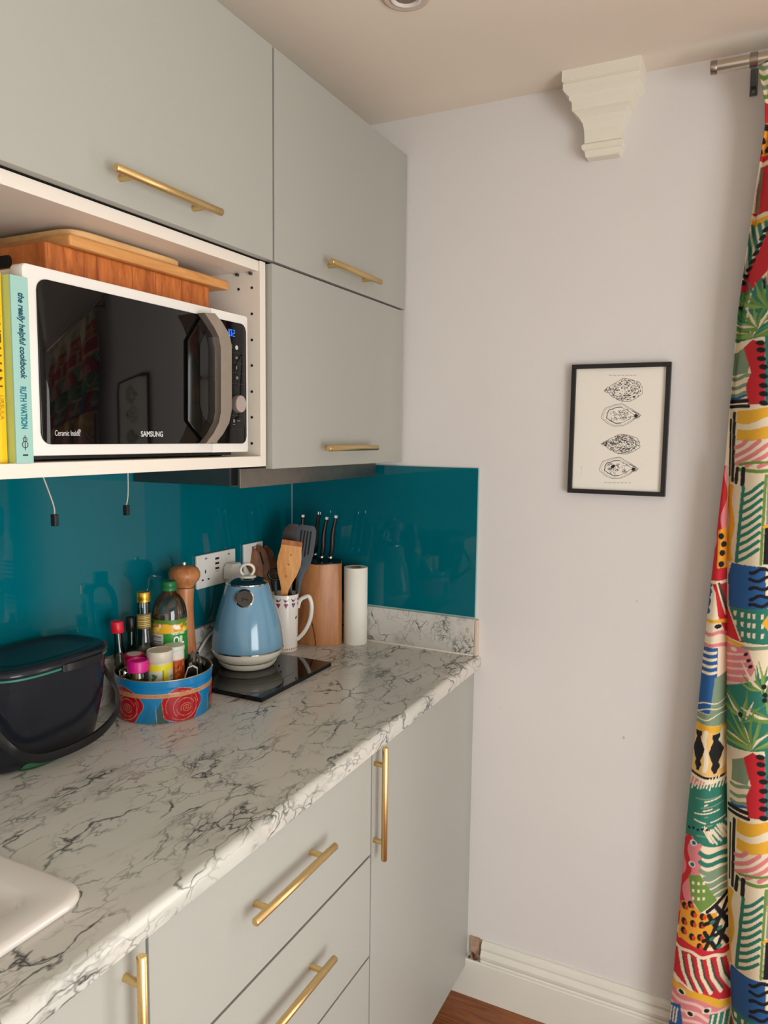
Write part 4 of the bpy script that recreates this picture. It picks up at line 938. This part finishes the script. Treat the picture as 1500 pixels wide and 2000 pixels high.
for (ax, ay), (bx_, by_), H_, fl_, kd in (((1180, 762), (1255, 762), .054, -1, 'out'), ((1175, 812), (1251, 810), .053, 1, 'in'), ((1174, 868), (1250, 867), .047, -1, 'rough'), ((1171, 913), (1246, 916), .051, 1, 'in')):
    p_, q_ = fz(ax, ay), fz(bx_, by_); oyster((p_[0]+q_[0])/2, (p_[1]+q_[1])/2, abs(q_[0]-p_[0]), H_, fl_, kd, 0)
p_ = fz(1197, 911); cv.dot(p_[0], p_[1], .0055, .0040, INK, .5); p_ = fz(1238, 775); cv.dot(p_[0], p_[1], .003, .0022, INK)
for a_, b_, y_ in ((1189, 1242, 733), (1180, 1232, 943)):                     # illegible handwritten captions
    pts = []
    for k in range(60):
        p_ = fz(a_+(b_-a_)*k/59, y_); pts.append((p_[0], p_[1]+.0011*math.sin(k*2.1)+.0007*math.sin(k*1.3)))
    for k0 in range(0, 58, 9): cv.stroke(pts[k0:k0+8], (84, 78, 72), .0006)
p_ = fz(1134, 920)
for k in range(5): cv.stroke([(p_[0]+.002*math.sin(k), p_[1]-.012+k*.005), (p_[0]+.003, p_[1]-.009+k*.005)], (168, 164, 150), .0006)
nx, nz = 400, 560
gx, gz_ = np.meshgrid(np.linspace(0, pw, nx), np.linspace(0, ph, nz))
obj('drawing', grid_mesh('paper', np.stack([FX0+FB+gx, np.full_like(gx, -.011), FZ0+FB+gz_], -1), cv.get(gx, gz_)), printed('ink_on_paper', .8), t)
obj('backing', B(FX0+.003, FX1-.003, -.0098, -.0010, FZ0+.003, FZ1-.003), m_dark, t)

# ================================================================== curtain rail and curtain
RY, RZ = -.095, 2.3265
t = thing('curtain_rail', 'brushed steel curtain pole on a wall bracket at the upper right', 'curtain rail', (1.107, RY, RZ))
m_pole = mat('polished_pole', (196, 186, 172), .2, metal=1)
obj('pole', LT([(.0120, 0), (.0125, .001), (.0125, 1.73)], (1.1075, RY, RZ), 28, (1, 0, 0)), m_pole, t, 40)
obj('end_cap', LT([(.0118, 0), (.0135, .0015), (.0135, .012), (.0128, .013)], (1.1070, RY, RZ), 28, (1, 0, 0)), m_steel, t, 40)
for bx_ in (1.182, 2.74):
    bk = obj('bracket', B(bx_-.001, bx_+.014, -.004, -.0005, RZ-.034, RZ+.022, bev=.0008), m_steel_d, t)
    obj('bracket_arm', B(bx_+.002, bx_+.011, RY-.004, -.004, RZ-.020, RZ-.013), m_steel_d, t)
    obj('pole_collar', LT([(.0130, 0), (.0148, .0008), (.0148, .0142), (.0130, .015)], (bx_-.001, RY, RZ), 28, (1, 0, 0)), m_steel, t, 40)
    obj('bracket_screw', LT([(.003, 0), (.0025, .0015)], (bx_+.0065, -.0062, RZ-.027), 10, (0, 1, 0)), m_chrome, bk)

# ---- the printed curtain: the print is drawn flat in the picture's pixels and laid on the cloth plane
CRM, TEA, OLV, SAG, REDC, PNK, YEL, BLU, BLK, ORG, TAN = (236, 222, 192), (44, 122, 104), (110, 146, 66), (128, 150, 122), (198, 38, 48), (222, 132, 136), (232, 176, 52), (36, 92, 152), (22, 20, 24), (232, 160, 48), (230, 190, 116)
cv = Canvas(1290, 1530, 60, 2200, .75, CRM)
def wav(x0, y0, x1, y1, amp, n=3, ph=0, k=24):
    d = np.array([x1-x0, y1-y0]); L = np.hypot(*d); nn = np.array([-d[1], d[0]])/L
    return [tuple(np.array([x0, y0])+d*i/k+nn*amp*math.sin(ph+n*2*PI*i/k)) for i in range(k+1)]
def frond(x, y, L, a0, a1, n, cols, wd=7):
    for k in range(n):
        a = math.radians(a0+(a1-a0)*k/(n-1)+rng.uniform(-5, 5)); l = L*rng.uniform(.7, 1.1); b = a+rng.uniform(-.3, .3)
        cv.stroke([(x, y), (x+l*.5*math.cos(a), y-l*.5*math.sin(a)), (x+l*.5*(math.cos(a)+math.cos(b)), y-l*.5*(math.sin(a)+math.sin(b)))], cols[k % len(cols)], wd, True)
def tile(o):
    P = lambda pts, c: cv.poly([(x, y+o) for x, y in pts], c)
    T = lambda pts, c, w: cv.stroke([(x, y+o) for x, y in pts], c, w)
    D = lambda x, y, rx, ry, c, r=0: cv.dot(x, y+o, rx, ry, c, r)
    P([(1415, 652), (1530, 652), (1530, 1450), (1415, 1450)], CRM)
    # red and blue panel with black seeds
    P([(1430, 690), (1452, 678), (1464, 715), (1460, 729), (1428, 731)], SAG)
    for y in (738, 756, 771): T(wav(1428, y, 1468, y-4, 2, 1), SAG, 7)
    T(wav(1428, 777, 1466, 773, 1.5, 1), BLU, 5)
    P([(1452, 678), (1470, 664), (1494, 676), (1494, 791), (1461, 791), (1457, 753), (1467, 728)], REDC)
    P([(1494, 660), (1530, 650), (1530, 791), (1494, 791)], BLU); T([(1497, 660), (1500, 790)], TEA, 7)
    for k, y in enumerate((672, 686, 703, 719, 737, 755, 771, 789)): D(1491-(6-k if k < 3 else 0)*1.0, y, 9, 5.2, BLK, .15)
    for k in range(6): D(1508+4*math.sin(k*2), 668+k*22, 7, 5, BLK, .5)
    T([(1424, 783), (1459, 783)], BLK, 8); T([(1424, 793), (1462, 794)], BLK, 7)
    # yellow waves
    P([(1440, 801)]+wav(1440, 801, 1530, 796, 2, 1)+wav(1530, 816, 1438, 826, 5, 1), YEL)
    P(wav(1440, 838, 1530, 834, 3, 1)+wav(1530, 858, 1438, 860, 2, 1), YEL)
    T([(1434, 806), (1432, 870), (1430, 940)], BLK, 6.5); T([(1426, 818), (1424, 930)], BLK, 3.5)
    # pink slanting stripes
    for a, b, c, d in ((1437, 874, 1458, 861), (1437, 891, 1484, 861), (1438, 906, 1508, 862), (1458, 909, 1526, 868), (1482, 911, 1528, 884)): T([(a, b), ((a+c)/2, (b+d)/2+3), (c, d)], PNK, 8)
    T([(1444, 908), (1460, 904), (1530, 900)], OLV, 5); T([(1440, 917), (1480, 920), (1530, 916)], OLV, 7)
    T([(1440, 915), (1437, 943)], BLK, 7); T([(1452, 915), (1450, 946)], BLK, 8.5)
    # green ladder
    T(wav(1427, 952, 1424, 1095, 3.5, 1.5), YEL, 11)
    T([(1452, 951), (1446, 1010), (1438, 1097)], TEA, 7)
    for k in range(9):
        y = 968+k*16; x = 1452-k*1.5; T([(x, y), (x+16, y-9), (1490-k*1.2, y-27)], TEA, 6.5)
    T([(1496, 928), (1490, 1020), (1486, 1097)], OLV, 6); P([(1499, 925), (1530, 920), (1530, 1025), (1496, 1020)], SAG)
    P([(1494, 1022), (1530, 1010), (1530, 1098), (1490, 1098)], BLK); T([(1492, 1026), (1528, 1014)], YEL, 6)
    # blue with black squiggles
    P([(1428, 1101), (1530, 1103), (1530, 1172), (1480, 1188), (1423, 1190), (1421, 1130)], BLU); P([(1495, 1103), (1512, 1103), (1510, 1170), (1495, 1160)], CRM)
    for y in (1113, 1130, 1147, 1164, 1179): T(wav(1465, y, 1530, y-10, 3, 1.7, y), BLK, 6.5)
    # green lattice, red corner
    P([(1424, 1188), (1530, 1180), (1530, 1252), (1424, 1250)], TEA)
    for x in (1433, 1447, 1460, 1470, 1486):
        for y in (1194, 1212, 1231): P([(x, y), (x+6, y-1), (x+5, y+9), (x, y+9)], CRM)
    P([(1500, 1195), (1514, 1210), (1500, 1226), (1488, 1210)], YEL)
    P([(1415, 1186), (1424, 1196), (1452, 1252), (1415, 1248)], REDC); T([(1422, 1192), (1446, 1248)], CRM, 3)
    T([(1416, 1254), (1452, 1259)], YEL, 8); T([(1450, 1262), (1530, 1254)], SAG, 7)
    P([(1415, 1260), (1462, 1263), (1475, 1300), (1450, 1345), (1415, 1340)], PNK)
    for k in range(5): T([(1416, 1284+k*14), (1458, 1272+k*14)], (236, 196, 186), 4)
    D(1433, 1269, 6, 4, CRM)
    for x, y in ((1457, 1273), (1462, 1284), (1466, 1295)): D(x, y, 5, 3.2, BLK, -.6)
    # palm
    P([(1418, 1345), (1450, 1330), (1530, 1300), (1530, 1452), (1418, 1462)], TEA)
    for x, y, L, n in ((1488, 1345, 66, 13), (1452, 1400, 58, 13), (1505, 1400, 60, 11), (1464, 1452, 74, 17)):
        frond(x, y+o, L, 5, 175, n, (OLV, (132, 164, 86), TEA, OLV, CRM), 9)
    for x, y in ((1492, 1332), (1494, 1348), (1493, 1358), (1446, 1392)): D(x, y, 5, 5, BLK)
for o in (1590, 795, 0, -795): tile(o)
# top of the curtain
cv.poly([(1415, 60), (1530, 60), (1530, 545), (1415, 545)], CRM)
for k in range(7): cv.stroke([(1470, 120+k*17), (1492, 134+k*17), (1530, 128+k*17)], OLV if k % 2 else SAG, 8)
cv.poly([(1470, 196), (1530, 196), (1530, 250), (1470, 300)], REDC); cv.poly([(1478, 236), (1530, 230), (1530, 298), (1470, 300)], ORG)
for x, y in ((1497, 242), (1490, 268), (1500, 285), (1508, 252), (1512, 276), (1484, 290)): cv.dot(x, y, 6, 7, BLK, .5)
cv.poly([(1455, 296), (1530, 296), (1530, 412), (1440, 412)], REDC)
cv.stroke([(1470, 312), (1530, 310)], CRM, 9); cv.stroke([(1484, 318), (1474, 360), (1470, 405)], CRM, 9); cv.stroke([(1488, 320), (1479, 405)], SAG, 6)
cv.stroke(wav(1440, 420, 1530, 436, 3, 1), YEL, 14)
for k in range(9): cv.stroke([(1444+k*13, 434), (1452+k*13, 480), (1450+k*14, 530)], TEA, 8)
cv.poly([(1530, 430), (1502, 452), (1452, 540), (1446, 566), (1470, 562), (1530, 500)], REDC); cv.poly([(1505, 500), (1530, 478), (1530, 560), (1494, 560)], PNK)
for k in range(8): cv.dot(1496-k*6.6, 449+k*14, 7.5, 5, BLK, -.4)
frond(1494, 610, 78, 10, 170, 15, (OLV, (132, 164, 86), TEA, OLV), 10); frond(1475, 645, 60, 10, 175, 13, (OLV, TEA, (132, 164, 86), CRM), 9)
# narrow left-hand fold: its own run of motifs, clipped to the fold by the crease line
def left(o=0):
    P = lambda pts, c: cv.poly([(x, y+o) for x, y in pts], c)
    T = lambda pts, c, w: cv.stroke([(x, y+o) for x, y in pts], c, w)
    D = lambda x, y, rx, ry, c, r=0: cv.dot(x, y+o, rx, ry, c, r)
    P([(1290, 905), (1418, 905), (1419, 2200), (1290, 2200)], CRM)
    P([(1360, 880), (1420, 880), (1420, 1115), (1360, 1115)], PNK); P([(1412, 780), (1424, 780), (1420, 905), (1410, 905)], BLK)
    T(wav(1414, 900, 1396, 1125, 5, 2.5), REDC, 13); P([(1402, 1038), (1420, 1030), (1420, 1112), (1400, 1112)], ORG)
    for x, y in ((1408, 1049), (1413, 1065), (1410, 1082), (1408, 1104)): D(x, y, 5.5, 6, BLK)
    P([(1390, 1112), (1420, 1112), (1420, 1252), (1402, 1205), (1397, 1160), (1386, 1134)], REDC); T([(1388, 1140), (1419, 1139)], CRM, 6)
    T([(1404, 1142), (1419, 1195)], (60, 70, 60), 5); T([(1400, 1142), (1416, 1205)], CRM, 3)
    for k in range(3): T(wav(1386-k*2, 1146+k*19, 1382-k*2, 1162+k*19, 3, 1), BLU, 8)
    T(wav(1374, 1212, 1419, 1220, 2, 1), YEL, 7); T(wav(1370, 1234, 1419, 1246, 5, 1), PNK, 7); T(wav(1368, 1258, 1419, 1268, 3, 1), PNK, 7); D(1402, 1226, 7, 4.5, BLK)
    P([(1362, 1266), (1402, 1268), (1400, 1330), (1386, 1396), (1348, 1392)], BLU)
    for y in (1277, 1290, 1303, 1316): T([(1372, y), (1384, y+1.5), (1398, y)], CRM, 5.5)
    P([(1396, 1326), (1419, 1320), (1419, 1424), (1350, 1414), (1353, 1394), (1386, 1397)], SAG)
    for y in (1372, 1384, 1400): T(wav(1356, y+8, 1419, y, 3, 1.2, y), CRM, 2.2)
    P([(1345, 1412), (1419, 1424), (1419, 1524), (1335, 1508)], TAN); T([(1352, 1420), (1419, 1432)], YEL, 12)
    for x in (1379, 1412): T(wav(x, 1432, x-3, 1505, 3, 1), CRM, 9)
    for xc in (1363, 1397):
        pr_ = ((1430, 7), (1437, 7), (1441, 4), (1450, 7), (1464, 13), (1478, 9), (1486, 5), (1494, 8), (1500, 4), (1506, 3)) if xc == 1363 else ((1437, 8), (1444, 8), (1449, 5), (1458, 10), (1472, 16), (1486, 10), (1494, 6), (1503, 10), (1509, 5), (1514, 3))
        P([(xc+w-(y-1470)*.03, y) for y, w in pr_]+[(xc-w*.8-(y-1470)*.03, y) for y, w in pr_[::-1]], BLK)
    T([(1336, 1508), (1380, 1520), (1419, 1526)], BLK, 5); T([(1336, 1515), (1390, 1528)], CRM, 3); P([(1340, 1518), (1380, 1528), (1372, 1534), (1344, 1536)], PNK)
    P([(1325, 1540), (1380, 1532), (1419, 1534), (1419, 1668), (1370, 1650), (1325, 1640)], TEA)
    for k in range(15): T([(1338+k*6, 1542+rng.uniform(-4, 4)), (1344+k*6, 1524+rng.uniform(-4, 6))], CRM, 3)
    for k in range(13): T([(1340+rng.uniform(0, 50), 1560+k*6), (1375+rng.uniform(0, 44), 1563+k*6+rng.uniform(-5, 4))], CRM if k % 3 else SAG, 2.6)
    for k in range(14): T([(1372+k*4, 1620+rng.uniform(-6, 6)), (1388+k*4, 1652+rng.uniform(-6, 6))], CRM, 2.8)
    for k in range(6): D(1336+k*9, 1619+(k % 2)*2, 3, 2.6, BLK)
    P([(1312, 1640), (1352, 1636), (1372, 1664), (1366, 1720), (1350, 1780), (1300, 1850), (1295, 1700)], PNK)
    T(wav(1346, 1640, 1318, 1850, 7, 2.6), REDC, 11); T(wav(1366, 1652, 1352, 1725, 5, 1.2), PNK, 10); T(wav(1330, 1650, 1312, 1800, 5, 2), (240, 190, 180), 4)
    for x, y in ((1354, 1648), (1351, 1690)): D(x, y, 7, 6, CRM); D(x+1, y, 4, 4, BLU)
    for k in range(3): T(wav(1368, 1666+k*17, 1419, 1684+k*16, 3, 1), (TEA, TEA, SAG)[k], 9)
    P([(1372, 1712), (1419, 1708), (1419, 1768), (1385, 1756)], SAG)
    for y in (1722, 1736, 1750): T(wav(1376, y, 1419, y+6, 2, 1), CRM, 3.2)
    P([(1344, 1712), (1368, 1708), (1384, 1736), (1400, 1766), (1368, 1782), (1350, 1756)], OLV)
    for x in (1351, 1362, 1372):
        for y in (1722, 1737, 1752): P([(x, y), (x+5, y), (x+5, y+6), (x, y+6)], CRM)
    P([(1330, 1766), (1352, 1764), (1370, 1784), (1400, 1790), (1392, 1852), (1364, 1858), (1322, 1838)], ORG)
    for k, (x, y) in enumerate(((1336, 1774), (1354, 1785), (1372, 1790), (1335, 1804), (1353, 1804), (1370, 1806), (1334, 1822), (1351, 1830), (1367, 1830), (1366, 1848), (1348, 1768))): D(x, y, 5.6, 7, BLK); D(x+4, y+2, 3.6, 5, (206, 70, 36))
    for a in ((1382, 1782, 1422, 1762), (1376, 1806, 1420, 1800), (1374, 1838, 1420, 1830), (1384, 1790, 1420, 1862), (1398, 1778, 1422, 1826), (1376, 1822, 1402, 1868), (1420, 1776, 1376, 1856), (1424, 1812, 1396, 1866)): T([(a[0], a[1]), (a[2], a[3])], BLK, 8)
    for x, y in ((1391, 1806), (1405, 1824), (1404, 1860), (1390, 1838)): D(x, y, 5, 4, TEA)
    P([(1300, 1846), (1330, 1838), (1390, 1862), (1424, 1868), (1432, 1980), (1330, 1920), (1310, 1905)], REDC)
    T(wav(1316, 1852, 1426, 1884, 2.5, 2.5), CRM, 6)
    for k in range(6):
        x = 1326+k*19; y = 1862+k*5; T([(x, y), (x+7, y+36), (x+24, y+72)], CRM, 6.5); T([(x+6, y+3), (x+13, y+38), (x+28, y+68)], (58, 74, 62), 4)
    for k in range(4): T(wav(1312-k*3, 1858+k*16, 1306-k*3, 1870+k*16, 3, 1), BLU, 9)
    P([(1296, 1925), (1330, 1925), (1432, 1985), (1436, 2060), (1290, 2060)], PNK); T(wav(1304, 1920, 1436, 1984, 4, 1.5), YEL, 13)
    for k in range(3): T(wav(1304, 1944+k*18, 1420, 1992+k*16, 5, 1.6), (240, 196, 186), 6)
    for x, y in ((1330, 1941), (1348, 1980), (1380, 1976)): D(x, y, 9, 6, CRM); D(x, y, 6, 4, BLK, .5)
    P([(1296, 1972), (1328, 1966), (1334, 2010), (1290, 2040)], BLU)
    for k in range(4): T([(1304+k*6, 1976), (1300+k*6, 2004)], CRM, 3)
    P([(1386, 1985), (1436, 2000), (1436, 2040), (1380, 2040)], TEA)
    for k in range(4): T([(1392+k*12, 1990), (1384+k*12, 2030)], CRM, 4)
# keep the right-hand print, lay the left fold's print beside the crease
right_img = cv.a.copy(); cv.a[:] = lin(CRM); left(0); left_img = cv.a
def pix(x, z):
    """photograph pixel of a point of the cloth plane (y = -.1), vectorised"""
    d = np.stack([x-CAM[0], np.full_like(x, -.1-CAM[1]), z-CAM[2]], -1); w = d@fw
    return 750+F_PX*(d@rt)/w, 1000-F_PX*(d@up)/w
XLz = np.array([0, .243, .688, 1.168, 1.507, 1.831, 2.108, 2.20, 2.24, 2.27, 2.30, 2.34]); XLx = np.array([1.122, 1.128, 1.140, 1.159, 1.177, 1.185, 1.208, 1.216, 1.214, 1.207, 1.199, 1.196])
XCz = np.array([0, .23, .47, .826, 1.172, 1.397, 1.617, 1.80, 2.4]); XCx = np.array([1.275, 1.258, 1.238, 1.216, 1.198, 1.188, 1.181, 1.186, 1.186])
def curtain_rows(z):
    xl = np.interp(z, XLz, XLx); xc = np.maximum(np.interp(z, XCz, XCx), xl+.0015); return xl, xc
ZB, ZTOP = .025, 2.3125
zr = np.linspace(ZB, ZTOP, 1560); xl, xc = curtain_rows(zr)
nA, nB, nC = 78, 84, 150
tA = np.linspace(0, 1, nA, endpoint=False); tB = np.linspace(0, 1, nB, endpoint=False); tC = np.linspace(0, 1, nC)
XA = xl[:, None]+(xc-xl)[:, None]*tA; XBq = xc[:, None]+(1.31-xc)[:, None]*tB; XCq = np.broadcast_to(1.31+.40*tC, (len(zr), nC))
gather = np.clip((2.32-zr)/.25, 0, 1)[:, None]; wA = np.clip((xc-xl)/.07, 0, 1)[:, None]
YA = -.075-.030*wA*np.sin(PI*tA)**.8*gather + .030*wA*tA**3
fB = (XBq-xc[:, None]); fC = (XCq-xc[:, None])
def folds(f, z): return np.abs(np.sin(PI*f/.150+.12*np.sin(2.2*z)))**.75
YB = -.052-(.035+.050*gather)*folds(fB, zr[:, None]); YC = -.052-(.035+.050*gather)*folds(fC, zr[:, None])
YA = YA*gather+(1-gather)*-.095; YB = YB*gather+(1-gather)*(-.095-.012*np.sin(fB*90)); YC = YC*gather+(1-gather)*(-.095-.012*np.sin(fC*90))
YA = np.where(wA > .12, YA, YB[:, :1]-.004*tA)
Xg = np.concatenate([XA, XBq, XCq], 1); Yg = np.concatenate([YA, YB, YC], 1); Zg = np.broadcast_to(zr[:, None], Xg.shape)
# fold onto the print: x keeps running to the right, beyond the drawn width it repeats
pxx, pyy = pix(Xg, Zg)
per = np.where(pxx > 1522, 1424+np.abs(((pxx-1522) % 196)-98), pxx)
i_ = np.clip(np.rint((per-cv.x0)/cv.res).astype(int), 0, cv.w-1); j_ = np.clip(np.rint((pyy-cv.y0)/cv.res).astype(int), 0, cv.h-1)
colr = right_img[j_, i_]; isA = np.zeros(Xg.shape, bool); isA[:, :nA] = True
colr[isA] = left_img[j_, i_][isA]
top_rows = (np.abs(wA[:, 0]) < .12); colr[top_rows, :nA] = right_img[j_, i_][top_rows, :nA]
cu = obj('curtain', grid_mesh('curtain', np.stack([Xg, Yg, Zg], -1), colr), printed('curtain_print', .85), loc=(1.35, -.09, ZB), smooth=True)
tag(cu, 'brightly patterned curtain with palms, stripes and black marks at the right', 'curtain')
